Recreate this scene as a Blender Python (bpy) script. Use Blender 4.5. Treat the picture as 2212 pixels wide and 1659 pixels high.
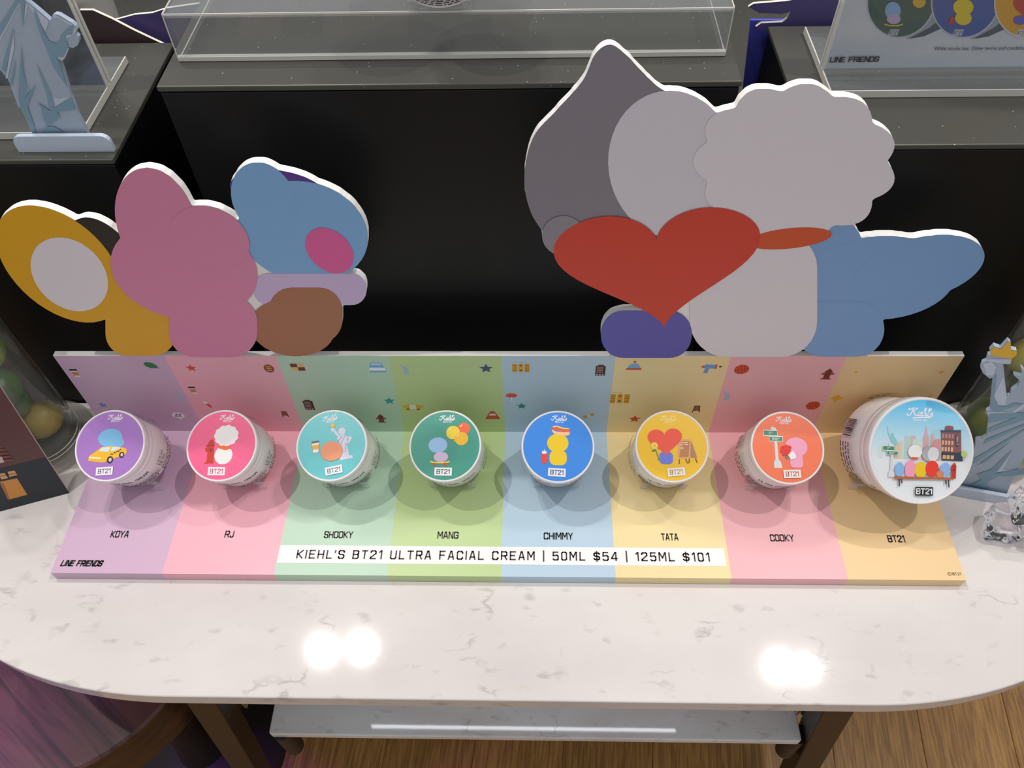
import bpy, bmesh, math, random
from mathutils import Vector, Matrix, noise
from mathutils.geometry import tessellate_polygon
random.seed(7)
for o in list(bpy.data.objects): bpy.data.objects.remove(o)
S = bpy.context.scene
COL = S.collection
PI = math.pi
# ------------------------------------------------------------ camera
CX, CY, CZ = 0.031011, -0.319477, 0.704582
PITCH, YAW, ROLL, FPX = 0.904315, -0.0460814, -0.0348923, 1748.96
_cp, _sp, _cy, _sy = math.cos(PITCH), math.sin(PITCH), math.cos(YAW), math.sin(YAW)
FWD = Vector((_sy*_cp, _cy*_cp, -_sp)); RT0 = Vector((_cy, -_sy, 0)); UP0 = RT0.cross(FWD)
RT = math.cos(ROLL)*RT0 + math.sin(ROLL)*UP0
UP = -math.sin(ROLL)*RT0 + math.cos(ROLL)*UP0
CAM = Vector((CX, CY, CZ))
cd = bpy.data.cameras.new('camera'); cam = bpy.data.objects.new('camera', cd); COL.objects.link(cam)
cam.matrix_world = Matrix.Translation(CAM) @ Matrix((RT, UP, -FWD)).transposed().to_4x4()
cd.sensor_fit = 'HORIZONTAL'; cd.sensor_width = 36; cd.lens = 36*FPX/2212; cd.clip_start = 0.01; cd.clip_end = 50
S.camera = cam
# ------------------------------------------------------------ world, lamps, exposure
w = bpy.data.worlds.new('world'); S.world = w; w.use_nodes = True
w.node_tree.nodes['Background'].inputs[0].default_value = (0.95, 0.97, 1.0, 1)
w.node_tree.nodes['Background'].inputs[1].default_value = 0.50
def spot(name, loc, to, power, rad=0.03, col=(1, .95, .88), ang=70, blend=.6):
    l = bpy.data.lights.new(name, 'SPOT'); l.energy = power; l.shadow_soft_size = rad; l.color = col
    l.spot_size = math.radians(ang); l.spot_blend = blend
    o = bpy.data.objects.new(name, l); COL.objects.link(o); o.location = loc
    o.rotation_euler = (Vector(to)-Vector(loc)).to_track_quat('-Z', 'Y').to_euler(); return o
WARM = (1, .965, .93)
spot('ceiling_spot', (-1.15, .07, 3.0), (0, .05, 0), 88, .022, WARM, 50)
spot('ceiling_spot', (1.22, .07, 3.0), (0, .05, 0), 88, .022, WARM, 50)
spot('ceiling_spot', (-.69, .655, 2.0), (-.05, .05, 0), 22, .020, WARM)
spot('ceiling_spot', (-.555, .665, 2.0), (-.05, .05, 0), 22, .020, WARM)
spot('ceiling_spot', (.84, .62, 2.0), (.1, .05, 0), 18, .020, WARM)
spot('ceiling_spot', (.93, .61, 2.0), (.1, .05, 0), 12, .016, WARM)
spot('magenta_spot', (-1.0, -.35, .5), (-.62, -.08, -.2), 34, .05, (.38, .05, 1), 24, 1)
v = S.view_settings; v.view_transform = 'Standard'; v.look = 'None'; v.exposure = 0.0; v.gamma = 1; v.use_curve_mapping = False

# ------------------------------------------------------------ helpers
def ray(px, py): return FWD + RT*((px-1106)/FPX) - UP*((py-829.5)/FPX)
def hit(px, py, ax, val):
    d = ray(px, py); return CAM + d*((val-CAM[ax])/d[ax])
def hitp(px, py, P, n):
    d = ray(px, py); return CAM + d*((P-CAM).dot(n)/d.dot(n))
def lin(h):
    if isinstance(h, str):
        h = h.lstrip('#'); c = [int(h[i:i+2], 16)/255 for i in (0, 2, 4)]
    else: c = h
    return tuple(((x/12.92) if x <= .04045 else ((x+.055)/1.055)**2.4) for x in c)+(1,)
MATS = {}
def mat(h, rough=.5, metal=0, spec=.5, name=None, coat=0):
    k = (h, rough, metal, spec, coat)
    if k in MATS: return MATS[k]
    m = bpy.data.materials.new(name or 'paint_'+h); m.use_nodes = True
    b = m.node_tree.nodes['Principled BSDF']
    b.inputs['Base Color'].default_value = lin(h); b.inputs['Roughness'].default_value = rough
    b.inputs['Metallic'].default_value = metal; b.inputs['Specular IOR Level'].default_value = spec
    b.inputs['Coat Weight'].default_value = coat; b.inputs['Coat Roughness'].default_value = .1
    MATS[k] = m; return m
def nodes(name):
    m = bpy.data.materials.new(name); m.use_nodes = True
    nt = m.node_tree; return m, nt, nt.nodes, nt.links, nt.nodes['Principled BSDF']
def acrylic(name, tint=(1, 1, 1), diffuse=0.0, dcol='ffffff', ior=1.49, rough=.01):
    m, nt, N, L, b = nodes(name); N.remove(b); out = N['Material Output']
    tr = N.new('ShaderNodeBsdfTransparent'); tr.inputs[0].default_value = (*tint, 1)
    gl = N.new('ShaderNodeBsdfGlossy'); gl.inputs['Roughness'].default_value = rough
    lw = N.new('ShaderNodeLayerWeight'); lw.inputs[0].default_value = .5
    pw = N.new('ShaderNodeMath'); pw.operation = 'POWER'; pw.inputs[1].default_value = 5; L.new(lw.outputs['Facing'], pw.inputs[0])
    fr = N.new('ShaderNodeMath'); fr.operation = 'MULTIPLY_ADD'; fr.inputs[1].default_value = .96; fr.inputs[2].default_value = .04; L.new(pw.outputs[0], fr.inputs[0])
    mx = N.new('ShaderNodeMixShader'); L.new(fr.outputs[0], mx.inputs[0])
    src = tr.outputs[0]
    if diffuse:
        df = N.new('ShaderNodeBsdfDiffuse'); df.inputs[0].default_value = lin(dcol)
        m2 = N.new('ShaderNodeMixShader'); m2.inputs[0].default_value = diffuse
        L.new(tr.outputs[0], m2.inputs[1]); L.new(df.outputs[0], m2.inputs[2]); src = m2.outputs[0]
    L.new(src, mx.inputs[1]); L.new(gl.outputs[0], mx.inputs[2]); L.new(mx.outputs[0], out.inputs[0]); return m
CLEAR = acrylic('clear_acrylic', (.975, .98, .98), .07, 'd0d4d6')  # grey diffuse share paints in the haze of pane reflections
EDGE = acrylic('acrylic_edge_highlight', (.9, .92, .92), .7, 'f2eee6')  # whitish diffuse paints in the light caught along acrylic edges
SMOKE = acrylic('jar_stand_acrylic', (.93, .93, .94), .10, 'ffffff')
GLASS = acrylic('vase_glass', (.985, .99, .985), .03, 'e8efe8')

def tag(o, label=None, cat=None, group=None, kind=None):
    for k, x in (('label', label), ('category', cat), ('group', group), ('kind', kind)):
        if x: o[k] = x
    return o
def empty(name, loc=(0, 0, 0), rot=None, label=None, cat=None, group=None):
    o = bpy.data.objects.new(name, None); COL.objects.link(o); o.location = loc; o.empty_display_size = .02
    if rot is not None: o.matrix_world = Matrix.Translation(Vector(loc)) @ rot.to_4x4()
    return tag(o, label, cat, group)
def obj(name, bm, mats, parent=None, smooth=None, loc=None):
    me = bpy.data.meshes.new(name); bm.to_mesh(me); bm.free()
    for m in (mats if isinstance(mats, (list, tuple)) else [mats]): me.materials.append(m)
    if smooth is not None:
        me.polygons.foreach_set('use_smooth', [True]*len(me.polygons))
        try: me.set_sharp_from_angle(angle=math.radians(smooth))
        except Exception: pass
    o = bpy.data.objects.new(name, me); COL.objects.link(o)
    if loc is not None: o.location = loc
    if parent: o.parent = parent
    return o
def box(bm, a, b, bev=0, seg=2, M=None):
    r = bmesh.ops.create_cube(bm, size=1)
    vs = r['verts']
    for q in vs: q.co = Vector([a[i]+(b[i]-a[i])*(q.co[i]+.5) for i in range(3)])
    if bev:
        es = list({e for q in vs for e in q.link_edges})
        rr = bmesh.ops.bevel(bm, geom=es, offset=bev, segments=seg, profile=.5, affect='EDGES')
        vs = list({q for f in rr['faces'] for q in f.verts} | {q for q in vs if q.is_valid})
    if M is not None:
        for q in vs: q.co = M @ q.co
    return vs
def boxobj(name, a, b, m, parent=None, bev=0, seg=2, M=None):
    bm = bmesh.new(); box(bm, a, b, bev, seg, M); return obj(name, bm, m, parent)
def lathe(bm, prof, n=48, mi=None):
    rings = []
    for r, z in prof:
        if r < 1e-6: rings.append([bm.verts.new((0, 0, z))])
        else: rings.append([bm.verts.new((r*math.cos(2*PI*k/n), r*math.sin(2*PI*k/n), z)) for k in range(n)])
    for i in range(len(rings)-1):
        A, B = rings[i], rings[i+1]
        for k in range(n):
            k2 = (k+1) % n
            if len(A) == 1 and len(B) > 1: bm.faces.new((A[0], B[k2], B[k]))
            elif len(B) == 1 and len(A) > 1: bm.faces.new((A[k], A[k2], B[0]))
            elif len(A) > 1: bm.faces.new((A[k], A[k2], B[k2], B[k]))
def prism(bm, pts, d, side_mi=0, front_mi=0):
    """closed 3D outline pts (planar list of Vector), extruded by vector d; front = at pts"""
    n = len(pts); A = [bm.verts.new(q) for q in pts]; B = [bm.verts.new(q+d) for q in pts]
    for t in tessellate_polygon([pts]):
        f = bm.faces.new([A[i] for i in t]); f.material_index = front_mi
        f = bm.faces.new([B[i] for i in reversed(t)]); f.material_index = side_mi
    for i in range(n):
        f = bm.faces.new((A[i], A[(i+1) % n], B[(i+1) % n], B[i])); f.material_index = side_mi
    bmesh.ops.recalc_face_normals(bm, faces=bm.faces)
def ell(cx, cy, rx, ry, rot=0, n=40, a0=0, a1=360):
    c, s = math.cos(math.radians(rot)), math.sin(math.radians(rot)); R = []
    full = (a1-a0 == 360)
    for k in range(n if full else n+1):
        t = math.radians(a0+(a1-a0)*k/n); x, y = rx*math.cos(t), ry*math.sin(t)
        R.append((cx+x*c-y*s, cy+x*s+y*c))
    return R
def catmull(P, n=6, closed=False):
    R = []; m = len(P); rng = range(m) if closed else range(m-1)
    for i in rng:
        g = (lambda j: P[j % m]) if closed else (lambda j: P[min(max(j, 0), m-1)])
        a, b, c, d = g(i-1), g(i), g(i+1), g(i+2)
        for k in range(n):
            t = k/n
            R.append(tuple(.5*(2*b[j]+(c[j]-a[j])*t+(2*a[j]-5*b[j]+4*c[j]-d[j])*t*t+(-a[j]+3*b[j]-3*c[j]+d[j])*t**3) for j in range(2)))
    if not closed: R.append(P[-1])
    return R
TXT = {}
def textmesh(s, bold=0.0, shear=0.0, space=1.0):
    k = (s, bold, shear, space)
    if k in TXT: return TXT[k]
    c = bpy.data.curves.new('t', 'FONT'); c.body = s; c.size = 1; c.offset = bold; c.shear = shear; c.space_character = space
    c.resolution_u = 3
    o = bpy.data.objects.new('t', c); COL.objects.link(o)
    bpy.context.view_layer.update()
    dg = bpy.context.evaluated_depsgraph_get(); me = o.evaluated_get(dg).to_mesh()
    V = [(q.co.x, q.co.y) for q in me.vertices]; F = [tuple(p.vertices) for p in me.polygons]
    o.evaluated_get(dg).to_mesh_clear(); bpy.data.objects.remove(o); bpy.data.curves.remove(c)
    x0 = min(q[0] for q in V); x1 = max(q[0] for q in V); y0 = min(q[1] for q in V); y1 = max(q[1] for q in V)
    V = [((q[0]-x0), (q[1]-y0)) for q in V]
    TXT[k] = (V, F, x1-x0, y1-y0); return TXT[k]
SQ = {  # squared capitals: strokes on a 4 x 6 grid
'A': [[(0, 0), (1.6, 6), (2.4, 6), (4, 0)], [(.7, 1.7), (3.3, 1.7)]], 'B': [[(0, 0), (0, 6), (3.2, 6), (3.9, 5.3), (3.9, 3.8), (3.2, 3.1), (0, 3.1)], [(3.2, 3.1), (4, 2.3), (4, .7), (3.3, 0), (0, 0)]],
'C': [[(4, 4.6), (4, 5.3), (3.3, 6), (.7, 6), (0, 5.3), (0, .7), (.7, 0), (3.3, 0), (4, .7), (4, 1.4)]], 'D': [[(0, 0), (0, 6), (3.2, 6), (4, 5.2), (4, .8), (3.2, 0), (0, 0)]],
'E': [[(3.8, 6), (0, 6), (0, 0), (3.8, 0)], [(0, 3.1), (3.2, 3.1)]], 'F': [[(3.8, 6), (0, 6), (0, 0)], [(0, 3), (3.2, 3)]],
'G': [[(4, 4.6), (4, 5.3), (3.3, 6), (.7, 6), (0, 5.3), (0, .7), (.7, 0), (3.3, 0), (4, .7), (4, 2.9), (2.3, 2.9)]], 'H': [[(0, 0), (0, 6)], [(4, 0), (4, 6)], [(0, 3), (4, 3)]],
'I': [[(0, 0), (0, 6)]], 'J': [[(3, 6), (3, .7), (2.3, 0), (.7, 0), (0, .7), (0, 1.4)]], 'K': [[(0, 0), (0, 6)], [(4, 6), (.8, 3.1), (0, 3.1)], [(.8, 3.1), (4, 0)]],
'L': [[(0, 6), (0, 0), (3.5, 0)]], 'M': [[(0, 0), (0, 6), (.4, 6), (2.4, 2.2), (4.4, 6), (4.8, 6), (4.8, 0)]], 'N': [[(0, 0), (0, 6), (.4, 6), (3.6, 0), (4, 0), (4, 6)]],
'O': [[(.7, 0), (0, .7), (0, 5.3), (.7, 6), (3.3, 6), (4, 5.3), (4, .7), (3.3, 0), (.7, 0)]], 'R': [[(0, 0), (0, 6), (3.3, 6), (4, 5.3), (4, 3.5), (3.3, 2.8), (0, 2.8)], [(2.3, 2.8), (4, 0)]],
'S': [[(4, 4.7), (4, 5.3), (3.3, 6), (.7, 6), (0, 5.3), (0, 3.9), (.7, 3.2), (3.3, 2.8), (4, 2.1), (4, .7), (3.3, 0), (.7, 0), (0, .7), (0, 1.3)]], 'T': [[(0, 6), (4, 6)], [(2, 6), (2, 0)]],
'U': [[(0, 6), (0, .7), (.7, 0), (3.3, 0), (4, .7), (4, 6)]], 'Y': [[(0, 6), (2, 2.8), (4, 6)], [(2, 2.8), (2, 0)]], 'Z': [[(0, 6), (4, 6), (0, 0), (4, 0)]], 'X': [[(0, 0), (4, 6)], [(0, 6), (4, 0)]],
'0': [[(.7, 0), (0, .7), (0, 5.3), (.7, 6), (2.9, 6), (3.6, 5.3), (3.6, .7), (2.9, 0), (.7, 0)]], '1': [[(0, 5), (1.2, 6), (1.6, 6), (1.6, 0)]],
'2': [[(0, 4.7), (0, 5.3), (.7, 6), (3.1, 6), (3.8, 5.3), (3.8, 3.9), (0, .8), (0, 0), (3.8, 0)]], '3': [[(0, 5.2), (.7, 6), (3.1, 6), (3.8, 5.3), (3.8, 3.8), (3.1, 3.1), (1.2, 3.1)], [(3.1, 3.1), (3.8, 2.3), (3.8, .7), (3.1, 0), (.7, 0), (0, .8)]],
'4': [[(3.2, 0), (3.2, 6), (2.6, 6), (0, 1.9), (0, 1.4), (4, 1.4)]], '5': [[(3.6, 6), (.2, 6), (0, 3.3), (3, 3.6), (3.8, 2.9), (3.8, .7), (3.1, 0), (.7, 0), (0, .7)]],
'8': [[(.7, 3.1), (0, 3.8), (0, 5.3), (.7, 6), (3.1, 6), (3.8, 5.3), (3.8, 3.8), (3.1, 3.1), (.7, 3.1), (0, 2.3), (0, .7), (.7, 0), (3.1, 0), (3.8, .7), (3.8, 2.3), (3.1, 3.1)]],
'$': [[(4, 4.7), (4, 5), (3.3, 5.5), (.7, 5.5), (0, 5), (0, 3.8), (.7, 3.2), (3.3, 2.8), (4, 2.2), (4, 1), (3.3, .5), (.7, .5), (0, 1), (0, 1.3)], [(2, 6.7), (2, -.7)]],
'|': [[(0, -1), (0, 7)]], "'": [[(0, 6), (-.2, 4.6)]], '.': [[(0, 0), (0, .05)]], '/': [[(0, 0), (2.5, 6)]]}
def sqmesh(t, wd=.8, shear=0, gap=1.7):
    V, F, x = [], [], 0
    for ch in t:
        if ch == ' ': x += 2.2+gap*.8; continue
        G = SQ[ch]; adv = max(q[0] for P in G for q in P)
        for P in G:
            for a, b in zip(P, P[1:]):
                dx, dy = b[0]-a[0], b[1]-a[1]; l = math.hypot(dx, dy); dx, dy = dx/l*wd/2, dy/l*wd/2; n = len(V); e = .42
                for sx, sy in ((-1, -1), (1, -1), (1, 1), (-1, 1)):
                    q = a if sx < 0 else b; X, Y = q[0]+sx*dx*e*2-dy*sy, q[1]+sx*dy*e*2+dx*sy; V.append((x+X+shear*Y, Y))
                F.append((n, n+1, n+2, n+3))
        x += adv+gap
    x0 = min(q[0] for q in V); x1 = max(q[0] for q in V); lo, hi = -wd/2, 6+wd/2
    return [((q[0]-x0)/(x1-x0), (q[1]-lo)/(hi-lo)) for q in V], F
class Art:
    """flat print laid on a plane: points (u,v) go through fn(u,v,h) -> Vector in the parent's space"""
    def __init__(s, fn, step=3e-5, h0=6e-5):
        s.fn, s.step, s.h, s.h0 = fn, step, h0, h0; s.bm = bmesh.new(); s.mats = []; s.T = lambda x, y: (x, y)
    def mi(s, m):
        if isinstance(m, str): m = mat(m, .45)
        if m not in s.mats: s.mats.append(m)
        return s.mats.index(m)
    def reset(s): s.h = s.h0
    def at(s, cx=0, cy=0, sc=1, rot=0, sy=None):
        c, n = math.cos(math.radians(rot)), math.sin(math.radians(rot)); sy = sc if sy is None else sy
        s.T = lambda x, y: (cx+(x*c-y*n)*sc, cy+(x*n+y*c)*sy)
    def faces(s, V, F, m):
        k = s.mi(m); s.h += s.step
        vs = [s.bm.verts.new(s.fn(*s.T(*q), s.h)) for q in V]
        for f in F:
            try: g = s.bm.faces.new([vs[i] for i in f]); g.material_index = k
            except ValueError: pass
    def poly(s, P, m):
        s.faces(P, tessellate_polygon([[Vector((*q, 0)) for q in P]]), m)
    def rect(s, x0, y0, x1, y1, m): s.poly([(x0, y0), (x1, y0), (x1, y1), (x0, y1)], m)
    def ell(s, cx, cy, rx, ry, m, rot=0, n=32): s.poly(ell(cx, cy, rx, ry, rot, n), m)
    def line(s, P, wd, m, smooth=0):
        if smooth: P = catmull(P, smooth)
        V, F = [], []
        for i, q in enumerate(P):
            a = P[max(i-1, 0)]; b = P[min(i+1, len(P)-1)]
            dx, dy = b[0]-a[0], b[1]-a[1]; l = math.hypot(dx, dy) or 1
            V += [(q[0]-dy/l*wd/2, q[1]+dx/l*wd/2), (q[0]+dy/l*wd/2, q[1]-dx/l*wd/2)]
            if i: F.append((2*i-2, 2*i-1, 2*i+1, 2*i))
        s.faces(V, F, m)
    def text(s, t, x0, y0, x1, y1, m, bold=0.02, shear=0, space=1.0):
        V, F, W, H = textmesh(t, bold, shear, space)
        s.faces([(x0+q[0]/W*(x1-x0), y0+q[1]/H*(y1-y0)) for q in V], F, m)
    def sq(s, t, x0, y0, x1, y1, m, wd=.8, shear=0, gap=1.7):
        V, F = sqmesh(t, wd, shear, gap)
        s.faces([(x0+q[0]*(x1-x0), y0+q[1]*(y1-y0)) for q in V], F, m)
    def done(s, name, parent, label=None):
        if not s.bm.faces: s.bm.free(); return None
        o = obj(name, s.bm, s.mats, parent)
        if label: o['label'] = label
        return o
def star(art, m, n=5, r=1, ri=.45, rot=90):
    art.poly([((r if k % 2 == 0 else ri)*math.cos(math.radians(rot+k*180/n)), (r if k % 2 == 0 else ri)*math.sin(math.radians(rot+k*180/n))) for k in range(2*n)], m)

# ------------------------------------------------------------ procedural materials
def marble(name, base='e1dad6', sc=1.0, rough=.055, vein='a39d9b'):
    m, nt, N, L, b = nodes(name)
    tc = N.new('ShaderNodeTexCoord'); mp = N.new('ShaderNodeMapping'); mp.inputs['Rotation'].default_value = (0, 0, .55)
    mp.inputs['Scale'].default_value = (1.0*sc, 2.1*sc, 1.6*sc); L.new(tc.outputs['Object'], mp.inputs[0])
    n1 = N.new('ShaderNodeTexNoise'); n1.inputs['Scale'].default_value = 6; n1.inputs['Detail'].default_value = 5; L.new(mp.outputs[0], n1.inputs[0])
    r1 = N.new('ShaderNodeValToRGB'); r1.color_ramp.elements[0].position = .35; r1.color_ramp.elements[1].position = .75
    r1.color_ramp.elements[0].color = lin(base); r1.color_ramp.elements[1].color = lin('d3cbc9'); L.new(n1.outputs['Fac'], r1.inputs[0])
    # short broken veins: a ridge band masked by a coarse noise
    n2 = N.new('ShaderNodeTexNoise'); n2.inputs['Scale'].default_value = 15; n2.inputs['Detail'].default_value = 7; n2.inputs['Distortion'].default_value = .25; L.new(mp.outputs[0], n2.inputs[0])
    a = N.new('ShaderNodeMath'); a.operation = 'SUBTRACT'; a.inputs[1].default_value = .5; L.new(n2.outputs['Fac'], a.inputs[0])
    ab = N.new('ShaderNodeMath'); ab.operation = 'ABSOLUTE'; L.new(a.outputs[0], ab.inputs[0])
    rv = N.new('ShaderNodeMapRange'); rv.inputs[1].default_value = 0; rv.inputs[2].default_value = .022; rv.inputs[3].default_value = 1; rv.inputs[4].default_value = 0; L.new(ab.outputs[0], rv.inputs[0])
    n3 = N.new('ShaderNodeTexNoise'); n3.inputs['Scale'].default_value = 24; n3.inputs['Detail'].default_value = 2; L.new(tc.outputs['Object'], n3.inputs[0])
    rm = N.new('ShaderNodeMapRange'); rm.inputs[1].default_value = .56; rm.inputs[2].default_value = .68; rm.inputs[4].default_value = .6; L.new(n3.outputs['Fac'], rm.inputs[0])
    mu = N.new('ShaderNodeMath'); mu.operation = 'MULTIPLY'; L.new(rv.outputs[0], mu.inputs[0]); L.new(rm.outputs[0], mu.inputs[1])
    n4 = N.new('ShaderNodeTexNoise'); n4.inputs['Scale'].default_value = 36; n4.inputs['Detail'].default_value = 3; L.new(mp.outputs[0], n4.inputs[0])
    r4 = N.new('ShaderNodeMapRange'); r4.inputs[1].default_value = .63; r4.inputs[2].default_value = .76; r4.inputs[4].default_value = .55; L.new(n4.outputs['Fac'], r4.inputs[0])
    mxx = N.new('ShaderNodeMath'); mxx.operation = 'MAXIMUM'; L.new(mu.outputs[0], mxx.inputs[0]); L.new(r4.outputs[0], mxx.inputs[1])
    mx = N.new('ShaderNodeMix'); mx.data_type = 'RGBA'; L.new(mxx.outputs[0], mx.inputs['Factor']); L.new(r1.outputs[0], mx.inputs['A']); mx.inputs['B'].default_value = lin(vein)
    L.new(mx.outputs['Result'], b.inputs['Base Color']); b.inputs['Roughness'].default_value = rough
    return m
def wood(name, c1, c2, rot=0, sc=(1, 1, 1), rough=.45, grain=60, dens=.5):
    m, nt, N, L, b = nodes(name)
    tc = N.new('ShaderNodeTexCoord'); oi = N.new('ShaderNodeObjectInfo')
    ad = N.new('ShaderNodeVectorMath'); ad.operation = 'ADD'; L.new(tc.outputs['Object'], ad.inputs[0])
    cm = N.new('ShaderNodeCombineXYZ'); mm = N.new('ShaderNodeMath'); mm.operation = 'MULTIPLY'; mm.inputs[1].default_value = 9
    L.new(oi.outputs['Random'], mm.inputs[0]); L.new(mm.outputs[0], cm.inputs[2]); L.new(cm.outputs[0], ad.inputs[1])
    mp = N.new('ShaderNodeMapping'); mp.inputs['Rotation'].default_value = (0, 0, rot); mp.inputs['Scale'].default_value = sc; L.new(ad.outputs[0], mp.inputs[0])
    n = N.new('ShaderNodeTexNoise'); n.inputs['Scale'].default_value = grain; n.inputs['Detail'].default_value = 6; n.inputs['Distortion'].default_value = .6; L.new(mp.outputs[0], n.inputs[0])
    r = N.new('ShaderNodeValToRGB'); r.color_ramp.elements[0].position = dens-.12; r.color_ramp.elements[1].position = dens+.12
    r.color_ramp.elements[0].color = lin(c2); r.color_ramp.elements[1].color = lin(c1); L.new(n.outputs['Fac'], r.inputs[0])
    hs = N.new('ShaderNodeHueSaturation'); mr = N.new('ShaderNodeMapRange'); mr.inputs[3].default_value = .82; mr.inputs[4].default_value = 1.12
    L.new(oi.outputs['Random'], mr.inputs[0]); L.new(mr.outputs[0], hs.inputs['Value']); L.new(r.outputs[0], hs.inputs['Color'])
    L.new(hs.outputs[0], b.inputs['Base Color']); b.inputs['Roughness'].default_value = rough
    bu = N.new('ShaderNodeBump'); bu.inputs['Strength'].default_value = .15; bu.inputs['Distance'].default_value = .001; L.new(n.outputs['Fac'], bu.inputs['Height']); L.new(bu.outputs[0], b.inputs['Normal'])
    return m
def dusty(name, base, dust, rough):
    m, nt, N, L, b = nodes(name)
    tc = N.new('ShaderNodeTexCoord'); vo = N.new('ShaderNodeTexVoronoi'); vo.inputs['Scale'].default_value = 170; L.new(tc.outputs['Object'], vo.inputs[0])
    lt = N.new('ShaderNodeMapRange'); lt.inputs[1].default_value = .05; lt.inputs[2].default_value = .11; lt.inputs[3].default_value = 1; lt.inputs[4].default_value = 0
    L.new(vo.outputs['Distance'], lt.inputs[0])
    wn = N.new('ShaderNodeSeparateColor'); L.new(vo.outputs['Color'], wn.inputs[0])
    gt = N.new('ShaderNodeMath'); gt.operation = 'GREATER_THAN'; gt.inputs[1].default_value = .62; L.new(wn.outputs[0], gt.inputs[0])
    mu = N.new('ShaderNodeMath'); mu.operation = 'MULTIPLY'; L.new(lt.outputs[0], mu.inputs[0]); L.new(gt.outputs[0], mu.inputs[1])
    mx = N.new('ShaderNodeMix'); mx.data_type = 'RGBA'; L.new(mu.outputs[0], mx.inputs['Factor']); mx.inputs['A'].default_value = lin(base); mx.inputs['B'].default_value = lin(dust)
    L.new(mx.outputs['Result'], b.inputs['Base Color']); b.inputs['Roughness'].default_value = rough
    return m
MARBLE = marble('white_marble'); MARBLE2 = marble('shelf_marble', 'e0e3e4', 1.4, .045)
FOAM = mat('f3f0ec', .6, name='white_foam')
BLK = mat('08080a', .42, 0, .3, name='black_laminate'); BLKTOP = dusty('dusty_black_laminate_glare', '474640', 'c0bab0', .40)  # grey base of the tops paints in ceiling glare; pale specks are dust
BRONZE = mat('211613', .42, .1, name='dark_bronze'); BRASS = mat('9c7a4a', .35, .8, name='aged_brass')
PW = mat('ece8e8', .32, name='white_plastic', coat=.3)

# ------------------------------------------------------------ setting: floor, wall
floor = empty('floor', (0, 0, -.75)); floor['kind'] = 'structure'
PLANK = wood('oak_plank', 'bd8c4c', '946838', 0, (9, .45, 1), .42, 30, .5)
bm = bmesh.new(); box(bm, (-.0745, -.6, -.012), (.0745, .6, 0), .0008, 1); base = obj('plank', bm, PLANK, floor)
k = 0
ROTF = Matrix.Rotation(-.10, 4, 'Z')
for i in range(-13, 14):
    off = random.uniform(-.6, .6)
    for j in range(-1, 3):
        o = base if k == 0 else base.copy()
        if k: COL.objects.link(o); o.parent = floor
        o.matrix_local = ROTF @ Matrix.Translation((i*.1495, off+j*1.202, 0)) ; k += 1
bm = bmesh.new(); box(bm, (-2.4, -2.2, -.03), (2.4, 3.4, -.0125)); obj('subfloor', bm, mat('1c120b', .9), floor)
bm = bmesh.new(); box(bm, (-2.4, 3.4, -.75), (2.4, 3.45, 1.6)); wb = obj('wall_back', bm, mat('2a2a30', .8)); wb['kind'] = 'structure'

# ------------------------------------------------------------ marble console table
T = empty('console_table', (0, .05, -.75), None, 'white marble console table with rounded front corners on splayed dark metal legs', 'table')
def tl(v): return Vector(v)-Vector((0, .05, -.75))
def tabletop(z0, z1, yb, xc, half, rx, ry, yf, bev, name, m, parent):
    P = [(xc+half, yb)]
    P += [(xc+half-rx+rx*math.cos(t), yf+ry-ry*math.sin(t)) for t in [PI/2*k/28 for k in range(29)]]
    P += [(xc-half+rx-rx*math.cos(t), yf+ry-ry*math.sin(t)) for t in [PI/2*(28-k)/28 for k in range(29)]]
    P += [(xc-half, yb)]
    bm = bmesh.new(); vs = [bm.verts.new(tl((x, y, z1))) for x, y in P]; f = bm.faces.new(vs)
    r = bmesh.ops.extrude_face_region(bm, geom=[f]); ev = [g for g in r['geom'] if isinstance(g, bmesh.types.BMVert)]
    bmesh.ops.translate(bm, vec=(0, 0, z0-z1), verts=ev); bmesh.ops.recalc_face_normals(bm, faces=bm.faces)
    es = [e for e in bm.edges if abs(e.verts[0].co.z-e.verts[1].co.z) < 1e-6]
    bmesh.ops.bevel(bm, geom=es, offset=bev, segments=3, profile=.5, affect='EDGES')
    return obj(name, bm, m, parent)
tabletop(-.0200, 0, .2075, .012, .56, .26, .151, -.1070, .0018, 'tabletop', MARBLE, T)
tabletop(-.282, -.27, .19, .029, .304, .004, .004, -.0665, .0018, 'shelf', MARBLE2, T)
def legbar(name, A, B, wx, wy, m, bev=.0015):
    bm = bmesh.new(); A, B = Vector(A), Vector(B); V = []
    for c in (A, B):
        V.append([bm.verts.new(tl(c+Vector((sx*wx/2, sy*wy/2, 0)))) for sx, sy in ((-1, -1), (1, -1), (1, 1), (-1, 1))])
    for i in range(4): bm.faces.new((V[0][i], V[0][(i+1) % 4], V[1][(i+1) % 4], V[1][i]))
    bm.faces.new(V[0]); bm.faces.new(V[1][::-1]); bmesh.ops.recalc_face_normals(bm, faces=bm.faces)
    bmesh.ops.bevel(bm, geom=list(bm.edges), offset=bev, segments=2, profile=.5, affect='EDGES')
    return obj(name, bm, m, T)
for sgn in (-1, 1):
    for yy in (-.055, .165):
        legbar('leg', (.0125+sgn*.308, yy, -.018), (.0125+sgn*.401, yy, -.75), .031, .03, BRONZE)
    boxobj('side_rail', tl((.0125+sgn*.336-.014, -.04, -.262)), tl((.0125+sgn*.336+.014, .15, -.237)), BRONZE, T, .001)
    boxobj('rail_trim', tl((.0125+sgn*.317-.0015, -.04, -.262)), tl((.0125+sgn*.317+.0015, .15, -.235)), mat('b9a98c', .3, .6), T)
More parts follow.
